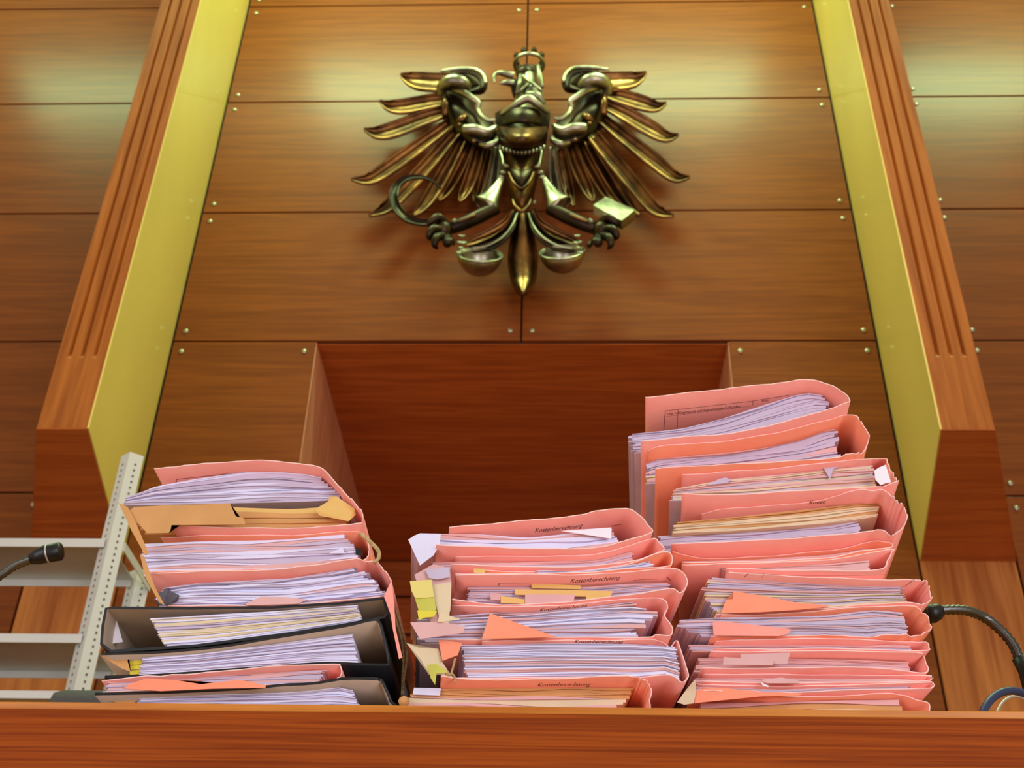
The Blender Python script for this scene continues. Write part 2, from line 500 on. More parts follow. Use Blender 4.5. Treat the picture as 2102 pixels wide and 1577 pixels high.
        # uneven layer boundaries
        cuts = [0.0]
        for k in range(n): cuts.append(cuts[-1] + s.rnd.uniform(0.45, 1.6))
        cuts = [c / cuts[-1] for c in cuts]
        wofs = [[0.0] * (M + 1)]
        for k in range(1, n):
            a = s.rnd.uniform(0, 6.28); fr = s.rnd.uniform(0.8, 2.6)
            wofs.append([wave * sin(fr * 6.28 * i / M + a) for i in range(M + 1)])
        wofs.append([0.0] * (M + 1))
        for k in range(n):
            f0, f1 = cuts[k], cuts[k + 1]; f1e = f0 + (f1 - f0) * fill
            uL = along(lf, (f0 + f1) / 2) + s.rnd.uniform(-uj, uj); uR = along(rt, (f0 + f1) / 2) + s.rnd.uniform(-uj, uj)
            vv = v + s.rnd.uniform(-vj, vj) + bend * (f0 - 0.5)
            vbk = (s.depth - 0.012 if back is None else v + back) + s.rnd.uniform(-0.002, 0.002)
            rows = []
            for i in range(M + 1):
                u = uL + (uR - uL) * i / M
                T = interp(topu, u); B = bot(u)
                if cap: T = min(T, cap(u))
                if T < B + 0.0006: T = B + 0.0006
                h = T - B
                ls = h / n
                w0 = T - h * f0 + wofs[k][i] * ls; w1 = T - h * f1e + wofs[k + 1][i] * ls
                w0 = min(w0, T); w1 = max(w1, B)
                if w1 > w0 - 0.00012: w1 = w0 - 0.00012
                vq = vv + 0.0008 * sin(9 * i / M + ph[0] + k)
                rows.append([bm.verts.new(s.P(u, vq, w0)), bm.verts.new(s.P(u, vq, w1)), bm.verts.new(s.P(u, vbk, w1)), bm.verts.new(s.P(u, vbk, w0))])
            mi = s.rnd.randrange(len(mats)) if len(mats) > 1 and not getattr(s, 'ordered', False) else min(int((f0) * len(mats)), len(mats) - 1)
            for i in range(M):
                for q in range(4):
                    f = bm.faces.new((rows[i][q], rows[i][(q + 1) % 4], rows[i + 1][(q + 1) % 4], rows[i + 1][q])); f.material_index = mi
            bm.faces.new(rows[0]).material_index = mi; bm.faces.new(rows[-1][::-1]).material_index = mi
        return s.put(name, bm, mats, parent)
    def poly(s, parent, name, pts, v, mat, th=0.0007, dv=None):
        bm = bmesh.new()
        vs = dv if dv else [0] * len(pts)
        q = []
        for (x, y), d in zip(pts, vs):
            u, w = s.uw(x, y, v + d); q.append((u, v + d, w))
        P0 = [s.P(*a) for a in q]; P1 = [s.P(a[0], a[1] + th, a[2]) for a in q]
        a = [bm.verts.new(p) for p in P0]; b = [bm.verts.new(p) for p in P1]
        n = len(pts)
        f1 = bm.faces.new(a); f2 = bm.faces.new(b[::-1])
        for i in range(n): bm.faces.new((a[i], a[(i + 1) % n], b[(i + 1) % n], b[i]))
        bmesh.ops.triangulate(bm, faces=[f1, f2])
        return s.put(name, bm, mat, parent)
    def file(s, name, label, cat, top, spine, bot, papers=(), card=None, th=0.0011, vb=0.0, vt=None, torn=None, group=None, lining=None, vmax=0.075, rough=0.0012, sub=5, gap=0.0017):
        root = thing(name, label, cat, tuple(s.O), s.yaw, group)
        prev0 = s.prev
        allp = [Vector(p) for p in list(top) + list(spine) + list(bot)]
        dense = catmull(allp, sub)
        i1 = sub * (len(top) - 1) + 1; i2 = sub * (len(top) + len(spine)) - (0 if spine else 0)
        T = s.topflap([tuple(p) for p in dense[:i1]], vt=vt, vmax=vmax, gap=gap + th / 2)
        B = s.flat_at([tuple(p) for p in dense[i2:]], vb, floor=0.0004 + th / 2)
        Tl = sorted([(a[0], a[2]) for a in T])
        B = [(u, v, min(w, interp(Tl, u) - 0.0022)) if interp(Tl, u, False) is not None else (u, v, w) for u, v, w in B]
        B = [(u, v, max(w, 0.0004 + th / 2)) for u, v, w in B]
        sp = []
        mid = dense[i1:i2]
        for i, (x, y) in enumerate(mid):
            f = (i + 1) / (len(mid) + 1)
            v = T[-1][1] * (1 - f) + B[0][1] * f
            u, w = s.uw(x, y, v)
            if s.prev is not None:
                wp = interp(s.prev, u, False)
                if wp is not None: w = min(w, wp - gap - th / 2)
            sp.append((u, v, max(w, 0.0004 + th / 2)))
        mats = [card or M_PINK, M_EDGE if lining is None else (card or M_PINK)] + ([lining] if lining else [])
        s.ribbon(T + sp + B, th, mats, root, 'cover', torn=torn, rough=rough, sub=1)
        Bl = sorted([(a[0], a[2] + th / 2 + 0.0003) for a in B])
        Tu = sorted([(a[0], a[2] - th / 2 - 0.0003) for a in T + sp[:1]])
        s.Tu = Tu; s.Bl = Bl; s.root = root
        for pp in papers:
            pp = dict(pp)
            tp = pp['top']
            if 'v' in pp: v = pp.pop('v')
            else:
                v = 1.0
                for x, y in tp:
                    u, w = s.uw(x, y, 0.02); wt = interp(Tu, u)
                    u2, v2 = s.uv(x, y, wt); v = min(v, v2)
                v = min(max(v, 0.002), 0.085)
            # trim: paper tops never above the flap
            def clampf(u, _B=Bl): return interp(_B, u)
            ntop = []
            for x, y in tp:
                u, w = s.uw(x, y, v)
                wt = interp(Tu, u, False)
                if wt is None and prev0 is not None: wt = interp(prev0, u) - 0.0025
                if wt is not None and w > wt:
                    # lower the pixel until it fits
                    for _ in range(40):
                        y += 1
                        u, w = s.uw(x, y, v)
                        if w <= wt: break
                ntop.append((x, y))
            pp['top'] = ntop
            if pp.get('bot'):
                bp = sorted([s.uw(x, y, v) for x, y in pp['bot']])
                bf = lambda u, bp=bp: max(interp(bp, u), interp(Bl, u))
            else: bf = clampf
            pp.pop('bot', None)
            pp['cap'] = lambda u, Tu=Tu, p0=prev0: (interp(Tu, u, False) if interp(Tu, u, False) is not None else (interp(p0, u) - 0.0025 if p0 is not None else 9.0))
            o = s.sheets(root, pp.pop('top'), bf, pp.pop('left'), pp.pop('right'), v, pp.pop('n', 14), pp.pop('mats', [M_WHITE, M_LILAC]), **pp)
            s.pv = v
        s.prev = s.lower(T[-3:] + sp + B, th)
        return root
    # print on the underside of the current top flap
    def under(s, px, py, root, text=None, size=0.006, lines=None, name='printed_text', shear=0.0, wide=1.0):
        bm = bmesh.new()
        def wt(u): return interp(s.Tu, u) - 0.00012 + 0.0003
        if text:
            cu = bpy.data.curves.new('t', 'FONT'); cu.body = text; cu.size = size; cu.shear = shear
            ob = bpy.data.objects.new('t', cu); COL.objects.link(ob)
            dg = bpy.context.evaluated_depsgraph_get()
            me = bpy.data.meshes.new_from_object(ob.evaluated_get(dg)); bm.from_mesh(me)
            bpy.data.objects.remove(ob); bpy.data.curves.remove(cu); bpy.data.meshes.remove(me)
            w = interp(s.Tu, s.uw(px, py, 0.02)[0])
            u0, v0 = s.uv(px, py, w)
            for vt in bm.verts:
                u = u0 + vt.co.x * wide; v = v0 - vt.co.y * 2.0
                vt.co = s.P(u, v, wt(u))
        if lines:
            for pts, wd in lines:
                q = []
                for x, y in pts:
                    w = interp(s.Tu, s.uw(x, y, 0.02)[0]); q.append(Vector(s.uv(x, y, w)).to_2d())
                for a, b in zip(q, q[1:]):
                    steps = max(1, int((b - a).length / 0.012))
                    d = (b - a).normalized(); p = Vector((-d.y, d.x)) * wd / 2
                    for k in range(steps):
                        c0 = a + (b - a) * k / steps; c1 = a + (b - a) * (k + 1) / steps
                        bm.faces.new([bm.verts.new(s.P(z.x, z.y, wt(z.x))) for z in (c0 - p, c1 - p, c1 + p, c0 + p)])
        return s.put(name, bm, M_INK, root)
    def string(s, parent, name, pts, r, mat, sub=5):
        bm = bmesh.new()
        q = []
        for p in pts:
            u, w = s.uw(p[0], p[1], p[2]); q.append(s.P(u, p[2], w))
        tube(bm, q, r, 8, sub=sub)
        return s.put(name, bm, mat, parent, True)
WL = [M_WHITE, M_WHITE, M_LILAC, M_LILAC]
# ---------------------------------------------------------------- LEFT STACK
G1 = 'files in the left stack'
S = Stack(520, 1300, 1.125, 0.0)
r = S.file('court_file', 'bulging pink file on top of the left stack, round white papers', 'file',
    [(316, 962), (400, 954), (507, 946), (580, 948), (650, 958)], [(672, 972), (700, 1004), (727, 1032), (743, 1052), (743, 1066)],
    [(733, 1074), (640, 1083), (505, 1084), (352, 1079)], group=G1, torn=(0.45, 0.75), papers=[
    dict(top=[(262, 1020), (320, 998), (400, 984), (500, 968), (575, 968), (640, 975), (655, 980)], bot=[(252, 1036), (450, 1034), (690, 1026)],
         left=[(262, 1020), (256, 1030), (252, 1038)], right=[(655, 975), (672, 990), (694, 1005), (700, 1030)], n=14, mats=WL, wave=0.5)])
S.under(372, 978, r, lines=[([(362, 991), (362, 984), (480, 972)], 0.0008)])
pv = S.pv
e = thing('kraft_envelope', 'crumpled brown kraft envelope inside the top pink file of the left stack', 'envelope', tuple(S.O))
Bl = S.Bl
S.sheets(e, [(262, 1055), (275, 1046), (350, 1042), (475, 1041), (600, 1044), (700, 1038)], lambda u: interp(Bl, u), [(258, 1050), (275, 1070), (300, 1090)], [(705, 1040), (715, 1070)], pv - 0.004, 5, [M_KRAFT, M_TAN, M_KRAFT], name='folded_paper', wave=0.25, fill=0.93)
S.poly(e, 'envelope_front', [(262, 1050), (276, 1041), (350, 1037), (432, 1035), (472, 1033), (484, 1060), (500, 1064), (504, 1077), (352, 1078), (350, 1088), (346, 1094), (302, 1095)], -0.006, M_KRAFT)
S.poly(e, 'crumpled_flap', [(676, 1020), (690, 1019), (727, 1043), (730, 1056), (716, 1070), (700, 1066), (656, 1058), (646, 1046), (673, 1034)], pv - 0.016, M_TAN, dv=[0.004, 0, 0.003, 0.005, 0.0, 0.004, 0.0, -0.003, 0.002])
S.poly(e, 'envelope_edge', [(243, 1032), (262, 1041), (274, 1062), (290, 1100), (305, 1136), (298, 1140), (270, 1090)], -0.008, M_KRAFT)
r = S.file('court_file', 'second pink file from the top of the left stack, greyish papers', 'file',
    [(330, 1104), (450, 1099), (600, 1099), (700, 1092), (738, 1092)], [(750, 1102), (757, 1122), (756, 1142)],
    [(745, 1150), (700, 1158), (635, 1167), (450, 1170), (300, 1174)], card=M_ORANGE, group=G1, torn=(0.4, 0.6), papers=[
    dict(top=[(292, 1116), (400, 1112), (500, 1109), (600, 1106), (700, 1097)], left=[(292, 1118), (297, 1140), (302, 1168)], right=[(705, 1096), (735, 1118), (738, 1142)], n=14, mats=[M_ROSE, M_LILAC, M_LILAC, M_WHITE], wave=0.5)])
S.poly(r, 'kraft_divider_edge', [(287, 1138), (296, 1142), (306, 1172), (318, 1205), (338, 1243), (326, 1236), (298, 1185)], -0.010, M_KRAFT)
S.poly(r, 'torn_slip', [(675, 1136), (703, 1124), (708, 1136)], S.pv - 0.004, M_WHITE)
S.poly(r, 'metal_clip', [(730, 1124), (743, 1128), (745, 1142), (730, 1138)], S.pv - 0.003, M_BLACK)
r = S.file('court_file', 'third pink file from the top, lying on the upper black binder', 'file',
    [(302, 1178), (440, 1172), (560, 1170), (625, 1161), (720, 1147), (752, 1152)], [(773, 1154), (788, 1172), (802, 1190), (803, 1214)],
    [(792, 1222), (700, 1233), (600, 1240), (480, 1243), (345, 1243)], group=G1, torn=(0.4, 0.7), papers=[
    dict(top=[(325, 1208), (400, 1197), (500, 1193), (600, 1188), (700, 1170), (745, 1162)], left=[(350, 1200), (326, 1218), (338, 1243)], right=[(730, 1162), (760, 1178), (775, 1195), (785, 1216)], n=20, mats=[M_ROSE, M_WHITE, M_LILAC, M_WHITE], wave=0.9, uj=0.006, vj=0.003)])
S.poly(r, 'crumpled_sheet', [(322, 1218), (345, 1210), (368, 1222), (365, 1234), (350, 1240), (335, 1240)], S.pv - 0.006, flat('carbon_paper', (92, 88, 100), 0.6, var=0.3, scale=60), dv=[0, .004, -.003, .003, 0, .003])
S.poly(r, 'hanging_cover_strip', [(788, 1224), (804, 1190), (809, 1240), (812, 1290), (826, 1350), (819, 1353), (806, 1290), (802, 1262)], -0.006, M_PINK)
S.poly(r, 'red_slip', [(505, 1239), (535, 1225), (590, 1226), (632, 1231), (610, 1240), (505, 1243)], -0.002, M_ROSE)
# upper black binder: a closed box file
t = thing('ring_binder', 'black binder with both ends closed, uppermost of the three', 'binder', tuple(S.O), 0, 'black binders in the left stack')
path = [(400, 1247), (300, 1244), (236, 1242), (218, 1249), (211, 1285), (208, 1322), (228, 1337), (400, 1326), (600, 1300), (700, 1284), (788, 1267), (794, 1261), (791, 1240), (787, 1224), (700, 1235), (560, 1244), (400, 1247)]
pth = []
for x, y in path:
    u, w = S.uw(x, y, 0.0)
    wp = interp(S.prev, u, False)
    if wp is not None: w = min(w, wp - 0.0026)
    pth.append((u, 0.0, w))
S.ribbon(pth, 0.0030, [M_BLACK, M_BLACK, M_LINING], t, 'binder_cover', closed=True, sub=1, rough=0.0002, smooth=False)
wfl = sorted([p for p in [(q[0], q[2]) for q in pth[6:11]]])
S.Bl = [(a, b + 0.002) for a, b in wfl]
tpl = [(312, 1269), (450, 1261), (600, 1252), (740, 1242)]
S.sheets(t, tpl, lambda u: interp(S.Bl, u), [(310, 1268), (322, 1300), (345, 1318)], [(733, 1234), (742, 1268)], 0.002, 18, [M_CREAM, M_WHITE, M_WHITE, M_LILAC], wave=0.3, name='papers', uj=0.0015)
S.poly(t, 'spine_lining', [(221, 1258), (236, 1262), (252, 1318), (216, 1324)], 0.03, M_WHITEBOX)
S.prev = S.lower(pth[5:13], 0.003)
r = S.file('ring_binder', 'black binder with yellow index tabs, middle of the three', 'binder',
    [(208, 1343), (330, 1339), (450, 1328), (560, 1310), (700, 1287), (762, 1273)], [(778, 1277), (786, 1300), (795, 1340), (797, 1358)],
    [(790, 1365), (690, 1362), (640, 1363), (500, 1373), (330, 1386), (215, 1390)], card=M_BLACK, th=0.0028, lining=M_LINING, group='black binders in the left stack', rough=0.0002, gap=0.003, papers=[
    dict(top=[(297, 1341), (450, 1330), (600, 1311), (722, 1300)], left=[(296, 1340), (287, 1388)], right=[(722, 1302), (735, 1360)], n=18, mats=WL, wave=0.25, uj=0.001)])
S.poly(r, 'cardboard_divider', [(209, 1347), (264, 1343), (262, 1358), (268, 1379), (250, 1373)], 0.006, M_KRAFT)
for q in range(4):
    a, b = 1347 + q * 10, 1355 + q * 10
    S.poly(r, 'index_tab', [(263 + q, a), (297 - 2 * q, a - 2), (296 - 2 * q, b - 1), (264 + q, b)], 0.009 + 0.001 * q, M_YTAB)
ub = S.uw(797, 1350, 0.0)[0] + 0.0045
wa, wb = S.uw(797, 1352, 0.0)[1] + 0.002, S.uw(790, 1302, 0.0)[1]
bm = bmesh.new()
prism(bm, [S.P(ub, 0.10, wa), S.P(ub, 0.165, wa), S.P(ub - 0.0035, 0.165, wb), S.P(ub - 0.0035, 0.10, wb)], S.c * 0.0006)
lb = S.put('spine_label', bm, M_WHITEBOX, r); lb['label'] = 'off-white paper label on the spine'
r = S.file('court_file', 'thin worn pink file squeezed between the two lower black binders', 'file',
    [(207, 1396), (330, 1389), (450, 1379), (560, 1368), (685, 1364)], [(698, 1368), (701, 1384), (690, 1394)],
    [(640, 1403), (560, 1406), (450, 1411), (330, 1417), (210, 1420)], card=M_PINK, group=G1, torn=(0.0, 0.1), papers=[
    dict(top=[(230, 1400), (450, 1386), (600, 1376), (680, 1374)], left=[(222, 1398), (218, 1414)], right=[(668, 1374), (650, 1398)], n=9, mats=[M_ROSE, M_ROSE, M_LILAC], wave=0.9)])
S.poly(r, 'folded_cover_flap', [(253, 1414), (266, 1404), (300, 1393), (360, 1396), (408, 1398), (413, 1405), (440, 1401), (480, 1397), (500, 1397), (545, 1407), (545, 1412), (440, 1414), (330, 1419)], -0.0165, M_ORANGE)
S.file('ring_binder', 'black binder at the bottom of the left stack, lying on the bench', 'binder',
    [(195, 1425), (330, 1422), (500, 1414), (650, 1399), (762, 1388)], [(780, 1393), (793, 1416), (802, 1440)],
    [(802, 1466), (500, 1472), (240, 1472)], card=M_BLACK, th=0.0028, lining=M_LINING, group='black binders in the left stack', rough=0.0002, gap=0.003, papers=[
    dict(top=[(290, 1427), (450, 1422), (600, 1409), (690, 1411), (735, 1421)], left=[(290, 1427), (278, 1447)], right=[(722, 1412), (747, 1447)], n=14, mats=WL, wave=0.3)])
S.poly(S.root, 'cardboard_divider', [(200, 1428), (286, 1426), (276, 1444), (252, 1449), (225, 1438)], 0.008, M_KRAFT)
# jute twine
tw = thing('jute_twine', 'loose loop of jute twine sticking out beside the spine of the left stack', 'twine', tuple(S.O))
S.string(tw, 'twine_strand', [(738, 1094, -0.006), (757, 1110, -0.006), (776, 1130, -0.006), (777, 1146, -0.006), (768, 1156, -0.006)], 0.0021, M_TWINE)
tw2 = thing('jute_twine', 'long hanging strands of jute twine right of the black binders', 'twine', tuple(S.O))
for dx, wv in ((0, 0), (7, 5)):
    S.string(tw2, 'twine_strand', [(806 + dx, 1252, 0.03), (814 + dx, 1278, 0.03), (824 + dx, 1310 + wv, 0.04), (828 + dx, 1350, 0.05), (826 + dx * .4, 1395, 0.06), (825 + dx * .3, 1428, 0.07)], 0.0013, M_TWINE)
# ---------------------------------------------------------------- MIDDLE STACK
G2 = 'files in the middle stack'
S = Stack(1120, 1300, 1.125, 0.10)
r = S.file('court_file', 'pink file on top of the middle stack, with a large white sheet', 'file',
    [(922, 1083), (1010, 1075), (1100, 1067), (1190, 1058), (1230, 1048), (1285, 1044)], [(1312, 1058), (1330, 1078), (1340, 1089)],
    [(1330, 1096), (1290, 1108), (1240, 1122), (1160, 1127), (1050, 1125), (895, 1119)], group=G2, papers=[
    dict(top=[(850, 1104), (865, 1097), (900, 1096), (975, 1096), (1080, 1103), (1150, 1096), (1250, 1085)], left=[(845, 1106), (858, 1124)], right=[(1252, 1085), (1285, 1112)], n=6, mats=[M_WHITE, M_WHITE, M_ROSE], wave=0.5)])
S.under(1097, 1094, r, 'Kostenberechnung', 0.0066, shear=0.2, wide=1.02)
S.under(1200, 1080, r, lines=[([(1250, 1082), (1305, 1075), (1322, 1089)], 0.0006)], name='printed_lines')
S.poly(r, 'bent_white_sheet', [(838, 1108), (850, 1100), (862, 1095), (905, 1096), (902, 1120), (890, 1140), (862, 1161), (850, 1135)], S.pv - 0.012, M_WHITE)
S.poly(r, 'folded_white_corner', [(1152, 1090), (1255, 1083), (1255, 1106)], S.pv - 0.006, M_WHITEBOX)
r = S.file('court_file', 'second pink file from the top of the middle stack, fairly thin', 'file',
    [(935, 1143), (1050, 1142), (1180, 1141), (1260, 1130), (1335, 1106)], [(1352, 1112), (1363, 1128)],
    [(1350, 1135), (1300, 1151), (1200, 1163), (1050, 1163), (925, 1158)], group=G2, papers=[
    dict(top=[(890, 1157), (1050, 1156), (1180, 1153), (1300, 1132)], left=[(888, 1156), (888, 1178)], right=[(1300, 1131), (1296, 1148)], n=7, mats=[M_ROSE, M_LILAC, M_WHITE], wave=0.3)])
r = S.file('court_file', 'third pink file from the top of the middle stack, with open loop spine', 'file',
    [(990, 1171), (1130, 1175), (1230, 1168), (1290, 1158), (1345, 1137), (1370, 1134)], [(1379, 1142), (1379, 1156)],
    [(1368, 1163), (1300, 1167), (1200, 1175), (1080, 1178), (935, 1178)], card=M_ORANGE, group=G2, papers=[
    dict(top=[(1150, 1174), (1250, 1166), (1300, 1152), (1338, 1151)], left=[(1100, 1174), (1120, 1177)], right=[(1325, 1148), (1338, 1158)], n=6, mats=[M_WHITE, M_WHITE, M_LILAC], wave=0.3, uj=0.005)])
S.poly(r, 'index_tab', [(972, 1167), (996, 1168), (996, 1177), (973, 1176)], 0.0, M_TAN)
r = S.file('court_file', 'pink file in the middle stack with tan and pink tabs across its papers', 'file',
    [(937, 1181), (1080, 1179), (1200, 1180), (1300, 1173), (1378, 1167)], [(1400, 1174), (1411, 1190), (1408, 1206)],
    [(1396, 1217), (1376, 1209), (1300, 1220), (1180, 1234), (1080, 1241), (1000, 1240), (928, 1230)], group=G2, papers=[
    dict(top=[(962, 1205), (1100, 1203), (1200, 1205), (1300, 1197), (1372, 1196)], left=[(962, 1204), (958, 1235)], right=[(1370, 1196), (1380, 1210)], n=14, mats=[M_LILAC, M_LILAC, M_ROSE], wave=0.2)])
S.under(1170, 1197, r, 'Kostenberechnung', 0.0066, shear=0.2, wide=1.02)
S.under(1200, 1080, r, lines=[([(1024, 1203), (1024, 1198), (1090, 1197)], 0.0006)], name='printed_lines')
S.under(1200, 1080, r, lines=[([(1300, 1192), (1370, 1186), (1390, 1205)], 0.0006)], name='printed_lines')
for k, (pts, m) in enumerate([([(1090, 1198), (1192, 1202), (1192, 1210), (1092, 1208)], M_TAN), ([(1057, 1210), (1160, 1211), (1258, 1214), (1252, 1226), (1160, 1224), (1057, 1221)], M_TAN),
     ([(1007, 1218), (1028, 1219), (1028, 1232), (1007, 1231)], M_ROSE), ([(1028, 1223), (1078, 1231), (1078, 1240), (1028, 1238)], M_TAN),
     ([(1078, 1220), (1180, 1221), (1178, 1235), (1078, 1241)], M_ROSE), ([(1203, 1224), (1262, 1226), (1255, 1232), (1203, 1235)], M_TAN)]):
    S.poly(r, 'paper_tab', pts, S.pv - 0.004 - 0.0016 * k, m)
# sheets and yellow slips sticking out at the left of the middle stack
t = thing('sheaf_of_loose_sheets', 'loose handwritten sheets hanging out at the left of the middle stack', 'papers', tuple(S.O))
S.poly(t, 'sheet', [(851, 1168), (890, 1148), (925, 1158), (928, 1190), (926, 1245), (905, 1282), (885, 1268)], -0.008, M_ROSE)
S.poly(t, 'sheet', [(885, 1191), (928, 1187), (927, 1230), (922, 1276), (905, 1266)], -0.011, M_CREAM)
S.poly(t, 'sheet', [(875, 1158), (924, 1156), (926, 1176), (900, 1180), (882, 1176)], -0.013, M_LILAC)
y0 = thing('sticky_slips', 'pale and bright yellow slips along the left edge of the middle stack', 'sticky notes', tuple(S.O))
S.poly(y0, 'slip', [(843, 1181), (888, 1180), (893, 1216), (854, 1217), (846, 1200)], -0.015, flat('pale_yellow_slip', (226, 214, 120), 0.7))
S.poly(y0, 'slip', [(853, 1216), (893, 1215), (898, 1244), (862, 1246)], -0.0138, M_YGREEN)
S.poly(y0, 'slip', [(859, 1242), (900, 1246), (893, 1257), (873, 1258), (862, 1263)], -0.017, M_YTAB)
r = S.file('court_file', 'pink file in the middle stack with fanned white papers and folded orange corner', 'file',
    [(927, 1243), (1000, 1245), (1100, 1245), (1200, 1239), (1280, 1230), (1342, 1228)], [(1366, 1234), (1370, 1250), (1364, 1262), (1376, 1280), (1381, 1294), (1374, 1305)],
    [(1345, 1304), (1320, 1309), (1140, 1308), (1000, 1313), (905, 1314)], group=G2, papers=[
    dict(top=[(878, 1271), (1000, 1262), (1100, 1258), (1200, 1248), (1300, 1239), (1320, 1243)], left=[(868, 1271), (862, 1300), (870, 1312)], right=[(1305, 1240), (1341, 1250), (1330, 1270), (1300, 1288), (1326, 1303)], n=16, mats=[M_WHITE, M_ROSE, M_WHITE, M_LILAC], wave=0.5, uj=0.006, vj=0.003)])
S.under(1107, 1256, r, 'Kostenberechnung', 0.0060, shear=0.2, wide=1.05)
S.under(1200, 1080, r, lines=[([(950, 1257), (1105, 1259)], 0.0006)], name='printed_lines')
S.poly(r, 'loose_sheet_corner', [(842, 1278), (900, 1277), (955, 1285), (950, 1300), (862, 1312)], -0.017, M_ROSE)
S.poly(r, 'loose_sheet_corner', [(903, 1257), (898, 1278), (945, 1272)], -0.0190, M_CREAM)
S.poly(r, 'folded_orange_corner', [(1006, 1259), (989, 1312), (1142, 1308)], -0.008, M_ORANGE)
r = S.file('court_file', 'thickest file of the middle stack, a straight block of white and grey paper', 'file',
    [(990, 1317), (1140, 1315), (1250, 1315), (1340, 1313), (1366, 1322)], [(1376, 1329), (1386, 1317), (1392, 1320), (1402, 1350), (1413, 1383)],
    [(1410, 1394), (1400, 1400), (1385, 1390), (1365, 1386), (1310, 1391), (1200, 1390), (1050, 1392), (935, 1393)], group=G2, papers=[
    dict(top=[(945, 1322), (1100, 1320), (1300, 1321), (1380, 1326)], left=[(948, 1320), (958, 1392)], right=[(1384, 1325), (1393, 1360), (1396, 1392)], n=28, mats=[M_ROSE, M_LILAC, M_WHITE, M_WHITE], wave=0.2, uj=0.0015)])
S.under(1178, 1321, r, 'Kostenberechnung', 0.0062, shear=0.2, wide=1.02)
S.poly(r, 'orange_cover_corner', [(900, 1313), (948, 1320), (940, 1345), (908, 1357)], -0.0065, M_ORANGE)
S.poly(r, 'kraft_sheet', [(834, 1320), (860, 1330), (900, 1332), (908, 1360), (930, 1392), (905, 1385), (880, 1385), (865, 1355)], -0.0015, M_CREAM)
S.poly(r, 'yellow_slip', [(877, 1365), (897, 1363), (920, 1381), (896, 1383), (893, 1406), (884, 1392)], -0.012, M_YGREEN)
tw3 = thing('jute_twine', 'knotted jute twine at the left end of the thickest middle-stack file', 'twine', tuple(S.O))
S.string(tw3, 'twine_strand', [(896, 1358, -0.018), (915, 1372, -0.018), (928, 1378, -0.018), (938, 1345, -0.018)], 0.0010, M_TWINE)
S.string(tw3, 'twine_strand', [(930, 1374, -0.018), (938, 1386, -0.018), (936, 1396, -0.018)], 0.0010, M_TWINE)
r = S.file('court_file', 'lowest pink file of the middle stack, with tan papers and hollow spine', 'file',
    [(905, 1386), (960, 1395), (1120, 1394), (1220, 1390), (1300, 1387)], [(1314, 1394), (1330, 1402), (1337, 1418), (1333, 1438)],
    [(1322, 1462), (1200, 1472), (900, 1472)], card=M_ORANGE, group=G2, torn=(0.35, 0.6), papers=[
    dict(top=[(850, 1414), (1000, 1413), (1200, 1411), (1296, 1413)], left=[(850, 1413), (840, 1430), (840, 1447)], right=[(1298, 1412), (1290, 1425), (1262, 1430), (1264, 1447)], n=9, mats=[M_ROSE, M_KRAFT, M_CREAM, M_KRAFT], wave=0.4, back=0.03)])
S.under(1102, 1410, r, 'Kostenberechnung', 0.0068, shear=0.2, wide=1.0)
S.poly(r, 'white_slip', [(850, 1412), (905, 1413), (903, 1428), (847, 1426)], S.pv - 0.003, M_WHITE)
S.string(r, 'rolled_paper_end', [(828, 1440, -0.004), (832, 1440, 0.03)], 0.005, M_KRAFT, sub=1)
# ---------------------------------------------------------------- RIGHT STACK
G3 = 'files in the right stack'
S = Stack(1480, 1300, 1.165, -0.06)
r = S.file('court_file', 'pink file on top of the right stack, cover arched over curling papers', 'file',
    [(1325, 816), (1400, 808), (1500, 797), (1600, 786), (1660, 780), (1705, 790)], [(1731, 806), (1744, 821)],
    [(1738, 827), (1700, 840), (1640, 858), (1560, 878), (1500, 890), (1430, 895), (1315, 906)], group=G3, papers=[
    dict(top=[(1293, 892), (1400, 880), (1480, 862), (1560, 835), (1630, 812), (1672, 804), (1695, 814)], left=[(1293, 892), (1302, 905)], right=[(1690, 810), (1708, 838)], n=13, mats=[M_LILAC, M_LILAC, M_LILAC], wave=0.4, uj=0.004)])
S.under(1394, 851, r, 'Gegenstand und angeschlossene Urkunden', 0.0042, wide=1.0)
S.under(1370, 853, r, 'ONr. 1-8', 0.0036)
S.under(1563, 826, r, 'Anm.', 0.0040)
S.under(0, 0, r, lines=[([(1362, 887), (1366, 844), (1450, 835), (1546, 824), (1620, 812)], 0.0007), ([(1390, 882), (1392, 841)], 0.0004), ([(1365, 856), (1450, 846), (1540, 835)], 0.0003), ([(1545, 833), (1546, 824)], 0.0004), ([(1690, 813), (1709, 824), (1704, 838)], 0.0007)], name='printed_lines')
r = S.file('court_file', 'second pink file from the top of the right stack, with gaping spine', 'file',
    [(1330, 926), (1360, 914), (1425, 911), (1500, 904), (1600, 887), (1700, 862), (1733, 852)], [(1758, 855), (1766, 868), (1783, 892), (1780, 912), (1768, 930)],
    [(1735, 936), (1700, 941), (1600, 948), (1500, 953), (1405, 958), (1345, 962)], card=M_ORANGE, group=G3, torn=(0.45, 0.7), papers=[
    dict(top=[(1330, 952), (1350, 943), (1450, 935), (1560, 922), (1640, 906), (1705, 883)], left=[(1328, 946), (1328, 960)], right=[(1712, 880), (1728, 925)], n=12, mats=[M_CREAM, M_LILAC, M_ROSE, M_LILAC], wave=0.5, uj=0.004)])
S.under(0, 0, r, lines=[([(1735, 870), (1755, 885), (1768, 905), (1764, 918)], 0.0006)], name='printed_lines')
